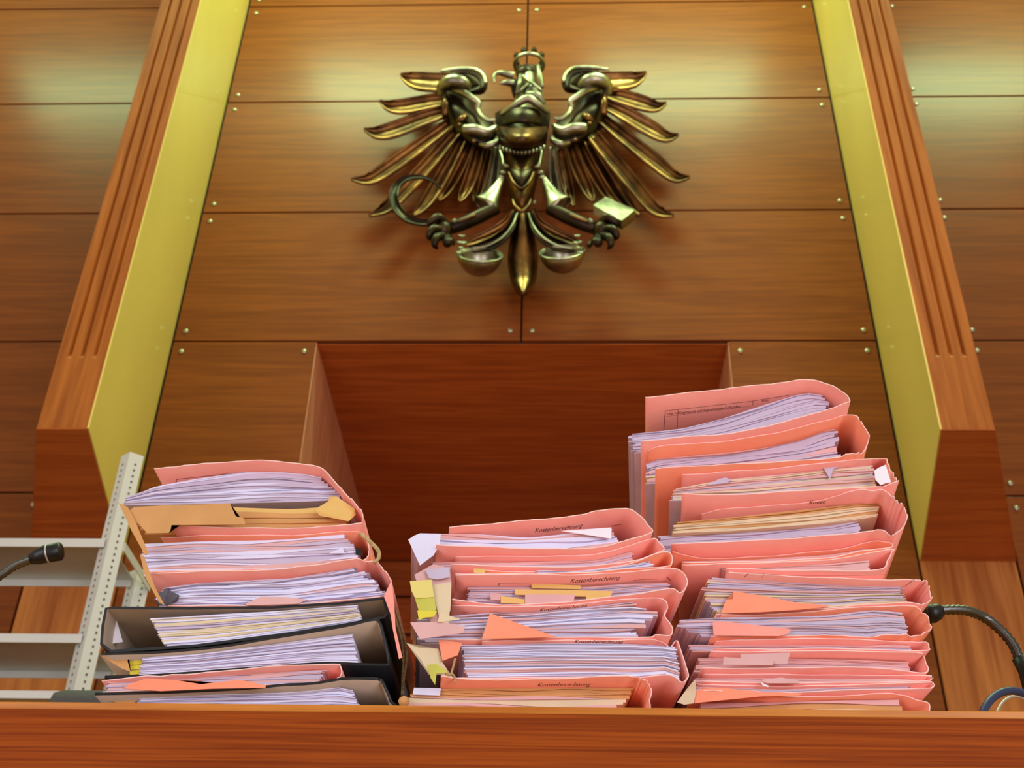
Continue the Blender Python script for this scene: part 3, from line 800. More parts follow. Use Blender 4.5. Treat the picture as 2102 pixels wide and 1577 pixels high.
r = S.file('court_file', 'third pink file from the top of the right stack, white strip at spine', 'file',
    [(1400, 975), (1500, 968), (1600, 961), (1700, 949), (1808, 942)], [(1822, 950), (1829, 965), (1838, 984)],
    [(1838, 992), (1760, 1002), (1650, 1007), (1500, 1016), (1400, 1013)], group=G3, torn=(0.45, 0.7), papers=[
    dict(top=[(1395, 1003), (1420, 997), (1480, 986), (1600, 976), (1700, 963), (1790, 956)], left=[(1388, 1003), (1376, 1020)], right=[(1790, 954), (1798, 995)], n=13, mats=[M_ROSE, M_LILAC, M_LILAC, M_CREAM], wave=0.4)])
S.poly(r, 'white_strip', [(1795, 966), (1804, 960), (1818, 954), (1829, 990), (1818, 992), (1808, 996), (1797, 985)], 0.0, M_WHITEBOX)
S.poly(r, 'torn_scrap', [(1690, 960), (1722, 958), (1710, 964), (1704, 984)], S.pv - 0.003, M_LILAC)
S.poly(r, 'torn_scrap', [(1450, 996), (1475, 984), (1490, 980), (1502, 986), (1490, 992)], S.pv - 0.003, M_LILAC)
r = S.file('court_file', 'fourth pink file from the top of the right stack, browned papers', 'file',
    [(1440, 1056), (1495, 1044), (1600, 1037), (1690, 1026), (1760, 1005)], [(1790, 1007), (1812, 1006), (1830, 1020), (1848, 1036), (1858, 1044), (1860, 1070)],
    [(1836, 1098), (1800, 1090), (1740, 1096), (1640, 1104), (1560, 1109), (1377, 1117)], group=G3, torn=(0.4, 0.75), papers=[
    dict(top=[(1388, 1072), (1500, 1062), (1650, 1047), (1750, 1034), (1800, 1032)], bot=[(1345, 1098), (1500, 1090), (1700, 1075), (1800, 1060)], left=[(1388, 1070), (1380, 1090)], right=[(1803, 1030), (1800, 1055)], n=9, mats=[M_CREAM, M_KRAFT, M_CREAM], wave=0.4),
    dict(top=[(1345, 1100), (1500, 1092), (1700, 1077), (1755, 1062)], left=[(1350, 1095), (1360, 1118)], right=[(1752, 1055), (1780, 1090)], n=8, mats=[M_LILAC, M_LILAC], wave=0.4, v=0.035)])
S.under(1660, 1036, r, 'Kosten', 0.0062, shear=0.2)
r = S.file('court_file', 'fifth pink file from the top of the right stack, almost flat', 'file',
    [(1380, 1132), (1440, 1146), (1560, 1143), (1640, 1136), (1720, 1128), (1790, 1112)], [(1820, 1112), (1832, 1118)],
    [(1824, 1124), (1760, 1133), (1700, 1145), (1560, 1153), (1400, 1155)], card=M_ORANGE, group=G3, papers=[
    dict(top=[(1400, 1152), (1560, 1149), (1700, 1139), (1780, 1126)], left=[(1400, 1150), (1400, 1154)], right=[(1785, 1122), (1785, 1128)], n=3, mats=[M_ROSE], wave=0.2)])
r = S.file('court_file', 'sixth pink file from the top of the right stack, with few papers', 'file',
    [(1400, 1160), (1500, 1157), (1700, 1149), (1824, 1128)], [(1830, 1134), (1822, 1150)],
    [(1803, 1170), (1680, 1171), (1560, 1169), (1490, 1166)], group=G3, papers=[
    dict(top=[(1500, 1166), (1700, 1158), (1780, 1150)], left=[(1480, 1166), (1490, 1168)], right=[(1785, 1150), (1785, 1166)], n=3, mats=[M_ROSE], wave=0.2)])
S0 = S; S = Stack(1480, 1300, 1.165, 0.07); S.prev = [(u, min(q[1] for q in S0.prev if abs(q[0] - u) < 0.07) - 0.003) for u, w in S0.prev]
r = S.file('court_file', 'thick pink file in the right stack with torn round spine and orange wedge', 'file',
    [(1495, 1176), (1520, 1170), (1620, 1173), (1720, 1177), (1800, 1174), (1858, 1169)], [(1872, 1182), (1892, 1179), (1905, 1200), (1912, 1222), (1909, 1234)],
    [(1892, 1241), (1860, 1237), (1780, 1241), (1720, 1247), (1640, 1251), (1550, 1256), (1470, 1262)], group=G3, torn=(0.4, 0.65), papers=[
    dict(top=[(1460, 1182), (1560, 1190), (1700, 1193), (1848, 1187)], left=[(1462, 1180), (1444, 1205), (1450, 1235), (1475, 1262)], right=[(1846, 1186), (1850, 1210), (1858, 1236)], n=22, mats=[M_ROSE, M_CREAM, M_LILAC, M_LILAC], wave=0.25, uj=0.003)])
S.under(0, 0, r, lines=[([(1528, 1186), (1536, 1178), (1700, 1183), (1845, 1177), (1877, 1191), (1856, 1205)], 0.0006), ([(1565, 1187), (1568, 1180)], 0.0004)], name='printed_lines')
S.poly(r, 'orange_cover_wedge', [(1506, 1214), (1560, 1222), (1640, 1238), (1700, 1242), (1700, 1246), (1640, 1252), (1560, 1257), (1480, 1259), (1490, 1232), (1504, 1230)], -0.006, M_ORANGE)
r = S.file('court_file', 'pink file just under the orange wedge, papers crumpled towards the spine', 'file',
    [(1482, 1263), (1560, 1262), (1640, 1258), (1720, 1250), (1800, 1245), (1868, 1244)], [(1885, 1250), (1904, 1270), (1912, 1290), (1900, 1298)],
    [(1880, 1306), (1820, 1303), (1780, 1308), (1690, 1304), (1600, 1306), (1460, 1307)], card=M_ORANGE, group=G3, torn=(0.4, 0.7), papers=[
    dict(top=[(1402, 1272), (1450, 1265), (1550, 1269), (1700, 1263), (1800, 1254), (1850, 1258)], left=[(1402, 1270), (1396, 1290), (1440, 1306)], right=[(1848, 1256), (1860, 1300)], n=15, mats=[M_LILAC, M_ROSE, M_LILAC], wave=0.7, uj=0.004)])
S.poly(r, 'folded_pink_flap', [(1463, 1278), (1480, 1276), (1560, 1284), (1624, 1292), (1618, 1301), (1600, 1306), (1465, 1305)], -0.005, M_PINK)
r = S.file('court_file', 'narrow pink file just above the one with the two lilac slips', 'file',
    [(1470, 1317), (1560, 1313), (1700, 1311), (1800, 1315), (1882, 1319)], [(1900, 1319), (1906, 1328)],
    [(1888, 1336), (1700, 1331), (1560, 1333), (1465, 1330)], group=G3, papers=[
    dict(top=[(1420, 1324), (1560, 1325), (1700, 1323), (1860, 1326)], left=[(1410, 1322), (1420, 1334)], right=[(1870, 1326), (1870, 1334)], n=5, mats=[M_ROSE, M_LILAC], wave=0.2)])
r = S.file('court_file', 'pink file in the right stack with two lilac slips stuck to its front', 'file',
    [(1460, 1338), (1560, 1338), (1700, 1336), (1878, 1340), (1895, 1346)], [(1901, 1360), (1906, 1374)],
    [(1890, 1382), (1800, 1371), (1700, 1370), (1560, 1372), (1440, 1372)], group=G3, papers=[
    dict(top=[(1440, 1354), (1600, 1352), (1700, 1355), (1865, 1361)], left=[(1436, 1350), (1425, 1368)], right=[(1862, 1360), (1868, 1374)], n=8, mats=[M_ROSE, M_LILAC], wave=0.3)])
S.poly(r, 'lilac_slip', [(1520, 1343), (1622, 1340), (1616, 1363), (1588, 1363), (1520, 1352)], -0.003, M_ROSE)
S.poly(r, 'lilac_slip', [(1486, 1349), (1588, 1356), (1585, 1366), (1484, 1365)], -0.006, M_ROSE)
r = S.file('court_file', 'third pink file from the bottom of the right stack, very thin', 'file',
    [(1445, 1385), (1560, 1384), (1700, 1386), (1895, 1387)], [(1908, 1388), (1914, 1393)],
    [(1896, 1398), (1800, 1400), (1600, 1402), (1440, 1399)], group=G3, torn=(0.45, 0.6), papers=[
    dict(top=[(1440, 1393), (1600, 1394), (1700, 1394), (1865, 1395)], left=[(1425, 1392), (1425, 1399)], right=[(1870, 1394), (1870, 1398)], n=3, mats=[M_ROSE], wave=0.2)])
r = S.file('court_file', 'second pink file from the bottom of the right stack, with curled slips', 'file',
    [(1432, 1405), (1600, 1409), (1750, 1406), (1880, 1401)], [(1906, 1398), (1917, 1405), (1914, 1411)],
    [(1890, 1414), (1750, 1416), (1600, 1423), (1540, 1418), (1430, 1415)], group=G3, papers=[
    dict(top=[(1440, 1412), (1600, 1416), (1750, 1412), (1865, 1408)], left=[(1425, 1411), (1425, 1415)], right=[(1868, 1408), (1870, 1412)], n=3, mats=[M_LILAC, M_ROSE], wave=0.2)])
S.poly(r, 'curled_slip', [(1560, 1396), (1604, 1391), (1642, 1398), (1641, 1403), (1575, 1403)], -0.006, M_ROSE)
S.poly(r, 'curled_slip', [(1560, 1400), (1578, 1408), (1577, 1411), (1566, 1407)], -0.007, M_WHITEBOX)
r = S.file('court_file', 'lowest pink file of the right stack, lying on the bench', 'file',
    [(1425, 1419), (1480, 1418), (1560, 1427), (1700, 1430), (1800, 1424), (1850, 1427)], [(1880, 1436), (1908, 1446)],
    [(1900, 1480), (1870, 1510), (1430, 1510)], card=M_ORANGE, group=G3, papers=[
    dict(top=[(1440, 1445), (1600, 1442), (1750, 1438), (1850, 1437)], left=[(1440, 1444), (1440, 1450)], right=[(1845, 1436), (1850, 1450)], n=5, mats=[M_CREAM, M_KRAFT, M_ROSE], wave=0.4)])
S.poly(r, 'crumpled_sheet', [(1390, 1442), (1402, 1425), (1420, 1402), (1428, 1395), (1428, 1425), (1424, 1444), (1405, 1447)], -0.006, M_CREAM, dv=[0, .001, -.001, .001, 0, .001, 0])
S.poly(r, 'orange_front_flap', [(1428, 1420), (1440, 1414), (1480, 1412), (1560, 1420), (1650, 1424), (1640, 1428), (1560, 1430), (1480, 1438), (1425, 1444)], -0.004, M_ORANGE)
# ================================================================ THE BRONZE EAGLE
def bronze(name, c1, c2, rough):
    m = flat(name, c1, rough, 1.0, rgb2=c2, scale=7, bump=0.25, bscale=24)
    return m
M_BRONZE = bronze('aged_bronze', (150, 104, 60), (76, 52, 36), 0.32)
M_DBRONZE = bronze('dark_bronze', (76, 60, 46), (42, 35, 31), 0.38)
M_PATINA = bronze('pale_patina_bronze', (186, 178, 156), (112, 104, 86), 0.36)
PXM = 0.00222
EO = at(1076, 360, WY - 0.01)
eagle = thing('eagle_coat_of_arms', 'large bronze heraldic eagle with hammer and sickle mounted on the panelled wall', 'wall sculpture', tuple(EO))
def E(px, py, off): return at(px, py, WY - off)
def eput(name, bm, mat, smooth=True): return link(name, bm, mat, eagle, smooth, loc=EO)
def mx(pts): return [(2154 - p[0],) + tuple(p[1:]) for p in pts]
def blade(name, pts, mat, trough=0.028, th=0.012, sub=5, nt=6):
    """pts: (px, py, half width px, stand-off m) from root to tip"""
    Q = catmull([Vector(p) for p in pts], sub)
    bm = bmesh.new(); F_, B_ = [], []
    for i, q in enumerate(Q):
        a, b = Q[max(i - 1, 0)], Q[min(i + 1, len(Q) - 1)]
        d = Vector((b.x - a.x, b.y - a.y)); d = d.normalized() if d.length > 0 else Vector((1, 0))
        n = Vector((-d.y, d.x)); hw = max(q.z, 0.6)
        rf, rb = [], []
        for k in range(nt + 1):
            t = -1 + 2 * k / nt
            off = q.w + trough * (abs(t) ** 1.6 - 0.5) * min(1, hw / 10)
            x, y = q.x + n.x * hw * t, q.y + n.y * hw * t
            rf.append(bm.verts.new(E(x, y, off))); rb.append(bm.verts.new(E(x, y, off) + Vector((0, th, 0))))
        F_.append(rf); B_.append(rb)
    grid_close(bm, F_, B_)
    return eput(name, bm, mat)
def grid_close(bm, F_, B_):
    n, m = len(F_), len(F_[0])
    for i in range(n - 1):
        for k in range(m - 1):
            bm.faces.new((F_[i][k], F_[i][k + 1], F_[i + 1][k + 1], F_[i + 1][k]))
            bm.faces.new((B_[i][k], B_[i + 1][k], B_[i + 1][k + 1], B_[i][k + 1]))
        bm.faces.new((F_[i][0], F_[i + 1][0], B_[i + 1][0], B_[i][0]))
        bm.faces.new((F_[i][-1], B_[i][-1], B_[i + 1][-1], F_[i + 1][-1]))
    for k in range(m - 1):
        bm.faces.new((F_[0][k], B_[0][k], B_[0][k + 1], F_[0][k + 1]))
        bm.faces.new((F_[-1][k], F_[-1][k + 1], B_[-1][k + 1], B_[-1][k]))
def shell(name, rows, mat, sub=4, nt=10, th=0.014, arch=0.0):
    """rows: (py, x left, x right, off at edge, off at middle); arch lifts the middle (px)"""
    R = catmull([Vector(r[:4]) for r in rows], sub) if len(rows) > 2 else [Vector(r[:4]) for r in rows]
    M_ = catmull([Vector((r[4], 0, 0)) for r in rows], sub) if len(rows) > 2 else [Vector((r[4], 0, 0)) for r in rows]
    bm = bmesh.new(); F_, B_ = [], []
    for r, m in zip(R, M_):
        rf, rb = [], []
        for k in range(nt + 1):
            t = -1 + 2 * k / nt
            x = (r.y + r.z) / 2 + (r.z - r.y) / 2 * t
            off = r.w + (m.x - r.w) * (1 - t * t)
            p = E(x, r.x - arch * (1 - t * t), off)
            rf.append(bm.verts.new(p)); rb.append(bm.verts.new(p + Vector((0, th, 0))))
        F_.append(rf); B_.append(rb)
    grid_close(bm, F_, B_)
    return eput(name, bm, mat)
def etube(name, pts, mat, seg=12, sub=5, flat_y=1.0):
    bm = bmesh.new()
    tube(bm, [E(p[0], p[1], p[3]) for p in pts], [p[2] * PXM for p in pts], seg, flat_y, True, sub)
    return eput(name, bm, mat)
FE = [
 [(930, 168, 15, .17), (895, 168, 15, .16), (858, 165, 14, .15), (836, 158, 9, .15), (822, 151, 2, .15)],
 [(925, 200, 10, .17), (880, 208, 12, .16), (830, 217, 12, .15), (800, 216, 9, .15), (779, 206, 2, .16)],
 [(915, 226, 9, .17), (870, 241, 12, .16), (810, 264, 13, .14), (775, 271, 10, .14), (747, 264, 2, .15)],
 [(925, 250, 8, .17), (870, 290, 11, .15), (800, 341, 12, .13), (758, 366, 9, .13), (721, 367, 2, .14)],
 [(938, 266, 8, .17), (890, 322, 11, .15), (830, 388, 12, .13), (792, 425, 9, .13), (757, 441, 2, .14)],
 [(950, 280, 7, .16), (922, 334, 10, .14), (893, 385, 11, .12), (868, 422, 8, .12), (847, 441, 2, .13)],
 [(966, 288, 7, .15), (950, 325, 9, .13), (930, 365, 9, .11), (912, 395, 7, .11), (900, 410, 2, .12)],
 [(985, 296, 8, .15), (975, 335, 10, .13), (962, 375, 10, .11), (950, 400, 7, .11), (942, 412, 2, .12)],
 [(1003, 304, 7, .14), (994, 340, 9, .12), (984, 380, 9, .10), (978, 402, 6, .10), (975, 415, 2, .11)],
 [(1018, 300, 6, .13), (1012, 345, 10, .10), (1006, 385, 12, .09), (1002, 412, 6, .09)]]
for k, f in enumerate(FE): blade('wing_feather', [(q[0], q[1], q[2] * 1.28 if q[2] > 3 else q[2], q[3]) for q in f], M_BRONZE if k != 9 else M_PATINA)
FR = [
 [(1228, 166, 15, .17), (1262, 166, 15, .16), (1296, 163, 13, .15), (1314, 156, 8, .15), (1327, 147, 2, .15)],
 [(1232, 184, 9, .17), (1275, 197, 12, .16), (1322, 211, 12, .15), (1348, 217, 8, .15), (1368, 210, 2, .16)],
 [(1236, 208, 9, .17), (1285, 233, 12, .16), (1335, 262, 13, .14), (1368, 279, 9, .14), (1393, 275, 2, .15)],
 [(1228, 236, 8, .17), (1280, 278, 11, .15), (1340, 326, 12, .13), (1385, 361, 9, .13), (1416, 362, 2, .14)],
 [(1216, 274, 10, .19), (1255, 322, 12, .17), (1305, 382, 12, .15), (1345, 428, 10, .14), (1384, 442, 2, .15)],
 [(1204, 282, 7, .16), (1235, 335, 10, .14), (1268, 388, 11, .12), (1295, 425, 8, .12), (1315, 440, 2, .13)],
 [(1190, 290, 7, .15), (1208, 330, 9, .13), (1230, 370, 9, .11), (1248, 400, 7, .11), (1262, 415, 2, .12)],
 [(1170, 296, 8, .15), (1183, 335, 10, .13), (1200, 375, 10, .11), (1212, 400, 7, .11), (1218, 412, 2, .12)],
 [(1150, 304, 7, .14), (1156, 340, 9, .12), (1165, 380, 9, .10), (1172, 405, 6, .10), (1178, 422, 2, .11)],
 [(1136, 300, 6, .13), (1140, 345, 10, .10), (1147, 385, 12, .09), (1150, 412, 6, .09)]]
for k, f in enumerate(FR): blade('wing_feather', [(q[0], q[1], q[2] * 1.28 if q[2] > 3 else q[2], q[3]) for q in f], M_BRONZE if k != 9 else M_PATINA)
for mir in (0, 1):
    g = (lambda p: [(2154 - q[0], q[1] - 3) + tuple(q[2:]) for q in p]) if mir else (lambda p: p)
    # scroll at the wing top
    etube('scroll_rim', g([(904, 146, 3, .20), (940, 142, 5, .21), (975, 143, 5, .22), (992, 154, 5, .23), (997, 172, 4, .23)]), M_PATINA)
    blade('scroll', g([(925, 150, 3, .18), (955, 152, 10, .19), (980, 165, 19, .19), (985, 180, 12, .19), (962, 188, 3, .19)]), M_DBRONZE, trough=-0.03)
    etube('shoulder_curl', g([(906, 197, 9, .20), (908, 180, 14, .23), (925, 168, 17, .26), (948, 170, 16, .26), (962, 182, 10, .23)]), M_PATINA, seg=16)
    etube('wing_bone', g([(925, 184, 6, .22), (950, 190, 9, .24), (966, 200, 8, .24), (982, 212, 7, .23), (981, 226, 5, .22), (990, 240, 5, .22), (1003, 247, 4, .22), (1016, 246, 3, .22)]), M_PATINA, seg=14)
    bmw = bmesh.new()
    shell('wing_plate', [(p[0], *( (2154 - p[2], 2154 - p[1]) if mir else (p[1], p[2])), p[3], p[4]) for p in
          [(186, 908, 950, .16, .20), (205, 906, 972, .15, .21), (225, 906, 980, .15, .22), (250, 912, 1012, .15, .21), (275, 930, 1020, .15, .20), (292, 948, 1018, .14, .18)]], M_DBRONZE)
    etube('wing_peg', g([(914, 200, 8, .22), (914, 212, 8, .22), (914, 238, 7, .22)]), M_BRONZE, sub=1)
    etube('wing_peg', g([(956, 238, 8, .23), (946, 246, 8, .23), (938, 252, 6, .22)]), M_BRONZE, sub=1)
    etube('wing_roll', g([(952, 267, 12, .23), (975, 267, 13, .24), (998, 272, 11, .23), (1014, 264, 8, .22), (1018, 258, 4, .21)]), M_PATINA, seg=16)
    etube('wing_roll', g([(985, 296, 5, .20), (1003, 299, 8, .21), (1018, 292, 7, .21), (1020, 282, 4, .20)]), M_PATINA)
    bm = bmesh.new()
    for (bx, by) in ((943, 257), (973, 291)):
        ball(bm, E(*(g([(bx, by)])[0]), .24), 5 * PXM)
        eput('rivet', bm, M_BRONZE); bm = bmesh.new()
    bm.free()
# body
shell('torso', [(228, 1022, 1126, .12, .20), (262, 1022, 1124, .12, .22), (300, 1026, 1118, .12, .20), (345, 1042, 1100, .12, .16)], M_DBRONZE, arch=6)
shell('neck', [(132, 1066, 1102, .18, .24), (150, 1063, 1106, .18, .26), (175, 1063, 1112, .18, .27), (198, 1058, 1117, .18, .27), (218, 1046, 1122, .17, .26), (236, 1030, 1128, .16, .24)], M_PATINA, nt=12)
etube('neck_band', [(1068, 154, 4, .26), (1066, 172, 5, .28), (1060, 194, 4, .26)], M_PATINA)
etube('neck_band', [(1072, 154, 3, .27), (1090, 170, 4, .29), (1112, 187, 4, .27)], M_PATINA)
etube('neck_band', [(1084, 172, 3, .29), (1072, 184, 4, .29), (1062, 192, 3, .27)], M_PATINA)
shell('neck_dark_fold', [(176, 1078, 1098, .285, .29), (190, 1074, 1108, .285, .292), (196, 1080, 1104, .285, .288)], M_DBRONZE, th=0.006)  # darker bronze fold laid over the neck
etube('collar', [(1028, 234, 4, .24), (1052, 220, 7, .28), (1082, 203, 10, .31), (1104, 215, 8, .29), (1126, 232, 5, .25)], M_PATINA, seg=14)
etube('collar', [(1080, 192, 4, .29), (1104, 196, 8, .29), (1117, 214, 5, .26)], M_PATINA)
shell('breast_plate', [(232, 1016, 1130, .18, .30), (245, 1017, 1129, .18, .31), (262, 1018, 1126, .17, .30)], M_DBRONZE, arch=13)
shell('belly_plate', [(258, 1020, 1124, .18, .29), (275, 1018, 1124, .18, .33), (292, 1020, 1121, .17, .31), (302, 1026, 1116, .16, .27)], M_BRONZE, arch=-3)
for k in range(13):
    t = -1 + 2 * k / 12
    etube('fringe_scallop', [(1071 + 45 * t, 299 + 11 * (1 - t * t), 4, .26 - .06 * t * t), (1071 + 45 * t, 308 + 10 * (1 - t * t), 3, .25 - .06 * t * t)], M_PATINA, seg=8, sub=1)
shell('waist', [(304, 1030, 1114, .12, .20), (320, 1034, 1110, .12, .20), (338, 1037, 1106, .13, .21), (348, 1040, 1102, .14, .22)], M_BRONZE)
for x0, x1 in ((1026, 1034), (1112, 1106)):
    etube('waist_cord', [(x0, 308, 3, .20), ((x0 + x1) / 2 + 1, 322, 3, .21), (x1, 340, 4, .22)], M_PATINA, seg=8)
for bx, by in ((1039, 343), (1032, 356), (1029, 366), (1104, 343), (1110, 356), (1113, 366)):
    bm = bmesh.new(); ball(bm, E(bx, by, .22), 7 * PXM, 12, (1.1, 1, .8)); eput('hip_knob', bm, M_PATINA)
shell('skirt_plate', [(352, 1036, 1106, .15, .20), (380, 1042, 1100, .15, .20), (405, 1048, 1094, .14, .20), (424, 1057, 1086, .14, .18), (436, 1068, 1076, .14, .15)], M_BRONZE)
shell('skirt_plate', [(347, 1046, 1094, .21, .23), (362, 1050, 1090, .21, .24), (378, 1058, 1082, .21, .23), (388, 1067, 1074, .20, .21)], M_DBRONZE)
etube('skirt_rim', [(1044, 352, 2, .22), (1054, 374, 3, .24), (1070, 387, 3, .25), (1086, 374, 3, .24), (1096, 352, 2, .22)], M_BRONZE, seg=8)
etube('skirt_rim', [(1052, 408, 2, .21), (1058, 424, 4, .22), (1071, 434, 4, .22), (1084, 424, 4, .22), (1090, 408, 2, .21)], M_BRONZE, seg=8)
for s in (0, 1):
    g = (lambda p: [(2146 - q[0],) + tuple(q[1:]) for q in p]) if s else (lambda p: p)
    etube('thigh', g([(1030, 366, 6, .22), (1020, 384, 11, .22), (1009, 404, 19, .22), (998, 420, 29, .22), (995, 423, 26, .22)]), M_PATINA, seg=20, flat_y=0.7)
    etube('leg', g([(1018, 428, 14, .22), (985, 444, 15, .23), (950, 460, 14, .24), (925, 470, 12, .24)]), M_DBRONZE, seg=16)
    etube('leg_band', g([(941, 456, 4, .27), (958, 449, 4, .28), (976, 441, 3, .28)]), M_BRONZE, seg=8)
    etube('leg_band', g([(926, 458, 6, .26), (938, 453, 6, .27)]), M_PATINA, seg=8, sub=1)
    # foot: a palm and four curled talons
    for a, b_, c_ in (((916, 462), (900, 446), (882, 458)), ((912, 474), (890, 470), (880, 484)), ((912, 484), (896, 488), (892, 502)), ((920, 488), (918, 500), (926, 494))):
        etube('talon', g([(a[0], a[1], 9, .26), (b_[0], b_[1], 9, .30), (c_[0], c_[1], 7, .30), (c_[0] + 6, c_[1] + 9, 3, .28)]), M_DBRONZE, seg=10)
    bm = bmesh.new(); ball(bm, E(*g([(908, 474)])[0], .25), 22 * PXM, 14); eput('foot', bm, M_DBRONZE)
    # curved tail feathers beside the middle one
    blade('side_tail_feather', g([(1058, 436, 5, .17), (1046, 468, 9, .17), (1018, 494, 11, .17), (985, 506, 9, .17), (962, 510, 4, .17)]), M_DBRONZE, trough=0.03)
    etube('tail_feather_rim', g([(1062, 438, 3, .20), (1054, 460, 3, .20), (1034, 486, 3, .20), (1000, 505, 2, .20), (968, 510, 3, .20)]), M_PATINA, seg=8)
    blade('side_tail_feather', g([(1052, 430, 5, .15), (1040, 455, 8, .14), (1010, 478, 12, .13), (975, 492, 9, .13), (955, 500, 4, .13)]), M_BRONZE, trough=0.02)
blade('tail_feather', [(1073, 434, 10, .16), (1073, 460, 16, .16), (1073, 492, 26, .15), (1073, 530, 31, .14), (1074, 568, 27, .14), (1074, 592, 18, .16), (1074, 604, 7, .17)], M_BRONZE, trough=-0.035, nt=8)
# broken shackles: open cups hanging on chains
def cup(px, py, tilt):
    c = E(px, py, .22); r = 46 * PXM
    bm = bmesh.new(); F_, B_ = [], []
    for i in range(9):
        a = radians(4 + 86 * i / 8)
        rf, rb = [], []
        for k in range(25):
            b_ = 2 * pi * k / 24
            for lst, rr in ((rf, r), (rb, r - 0.010)):
                v = Vector((rr * sin(a) * cos(b_), rr * sin(a) * sin(b_), -rr * cos(a) * 0.95))
                v = Matrix.Rotation(radians(tilt), 3, 'Y') @ Matrix.Rotation(radians(58), 3, 'X') @ v
                lst.append(bm.verts.new(c + v))
        F_.append(rf); B_.append(rb)
    grid_close(bm, F_, B_)
    bmesh.ops.remove_doubles(bm, verts=bm.verts, dist=1e-5)
    eput('shackle_cup', bm, M_PATINA)
    pts = []
    for k in range(25):
        b_ = 2 * pi * k / 24
        v = Matrix.Rotation(radians(tilt), 3, 'Y') @ Matrix.Rotation(radians(58), 3, 'X') @ Vector((r * cos(b_), r * sin(b_), 0))
        pts.append(c + v)
    bm = bmesh.new(); tube(bm, pts, 3.0 * PXM, 8, cap=False); eput('shackle_rim', bm, M_PATINA)
cup(985, 524, 8); cup(1154, 518, -8)
for bx0, sgn in ((946, 1), (1188, -1)):
    for k, (dx, dy) in enumerate(((2, 484), (-3, 497), (5, 498), (0, 508), (-4, 518))):
        c = E(bx0 + dx * sgn, dy, .25)
        pts = [c + Vector((cos(2 * pi * q / 12) * 6 * PXM * (0.6 if k % 2 else 1), sin(2 * pi * q / 12) * 5 * PXM, sin(2 * pi * q / 12) * 6 * PXM)) for q in range(13)]
        bm = bmesh.new(); tube(bm, pts, 2.4 * PXM, 6, cap=False); eput('chain_link', bm, M_PATINA)
# sickle and hammer
blade('sickle', [(888, 455, 6, .27), (862, 455, 6, .27), (834, 445, 8, .27), (814, 424, 9, .26), (808, 400, 9, .26), (816, 378, 7, .25), (836, 364, 5, .25), (866, 362, 3, .25), (888, 370, 2, .25), (905, 386, 1, .25)], M_DBRONZE, trough=0.02)
bm = bmesh.new()
q = [E(1218, 421, .30), E(1243, 404, .24), E(1303, 431, .24), (E(1276, 453, .30))]
prism(bm, q, (E(1277, 472, .27) - E(1276, 453, .30))); eput('hammer', bm, M_PATINA, False)
etube('hammer_handle', [(1262, 450, 6, .25), (1245, 465, 6, .26), (1222, 490, 6, .26), (1208, 506, 5, .26)], M_DBRONZE)
# head
bm = bmesh.new(); ball(bm, E(1078, 152, .22), 22 * PXM, 16, (1.0, .9, 1.05)); eput('head', bm, M_DBRONZE)
etube('beak', [(1054, 156, 9, .24), (1038, 152, 8, .25), (1022, 150, 5, .25), (1014, 158, 4, .25), (1015, 170, 1, .25)], M_PATINA)
etube('lower_beak', [(1054, 172, 9, .23), (1040, 170, 7, .24), (1026, 172, 2, .24)], M_PATINA)
etube('throat_feather', [(1058, 165, 7, .22), (1055, 182, 7, .21), (1056, 200, 2, .19)], M_DBRONZE)
etube('cheek', [(1104, 134, 5, .24), (1108, 155, 6, .25), (1113, 180, 4, .24)], M_PATINA)
c = E(1086, 133, .20)
pts = [c + Vector((cos(2 * pi * k / 20) * 34 * PXM, -sin(2 * pi * k / 20) * 30 * PXM, sin(2 * pi * k / 20) * 4 * PXM)) for k in range(21)]
bm = bmesh.new(); tube(bm, pts, 4.5 * PXM, 8, cap=False); eput('crown_ring', bm, M_PATINA)
for k in range(8):
    a = 2 * pi * k / 8 + 0.4
    b_ = c + Vector((cos(a) * 32 * PXM, -sin(a) * 28 * PXM, 2 * PXM))
    bm = bmesh.new(); tube(bm, [b_, b_ + Vector((0, 0, 12 * PXM)), b_ + Vector((0, 0, 15 * PXM)), b_ + Vector((0, 0, 24 * PXM))], [4 * PXM, 4 * PXM, 7 * PXM, 6 * PXM], 8); eput('crown_battlement', bm, M_DBRONZE)
for bx, by in ((1074, 250), (1074, 330), (960, 230), (1190, 230)):
    bm = bmesh.new(); p = E(bx, by, .17); tube(bm, [p, Vector((p.x, WY - 0.0, p.z))], 0.02, 10); eput('mounting_rod', bm, M_DBRONZE)
# ================================================================ SHELF RACK, CHAIR, MICROPHONES
M_ALU = flat('galvanised_steel', (196, 194, 184), 0.42, 0.55, var=0.1, scale=6)
M_WSTEEL = flat('painted_steel', (214, 216, 208), 0.45, 0.1, var=0.06, scale=6)
M_HOLE = flat('slot_hole', (96, 90, 78), 0.8)  # darker quads drawn as the holes in the uprights
M_MIC = flat('microphone_black', (22, 24, 26), 0.38, 0.2)
M_MICM = flat('gooseneck_metal', (104, 104, 98), 0.30, 0.9, rgb2=(64, 64, 62))
M_CHAIR = flat('chair_fabric', (78, 78, 76), 0.85, bump=0.2, bscale=200)
M_CABLE = flat('cable_blue', (36, 52, 86), 0.35)
RY = 2.85; RB = 3.09
rk = at(200, 1180, RY)
rack = thing('shelf_rack', 'light grey slotted steel shelving rack behind the left end of the bench', 'shelf', (rk.x, RY, 0.8))
ro = Vector((rk.x, RY, 0.8))
ztop = at(250, 930, RY).z
def slot_post(x, y, zt, sx, sy):
    w, t = 0.036, 0.003
    bm = bmesh.new()
    box(bm, *sorted((x, x + sx * w)), *sorted((y, y + sy * t)), 0.8, zt)
    box(bm, *sorted((x, x + sx * t)), *sorted((y, y + sy * w)), 0.8, zt)
    return bm
xr = rk.x
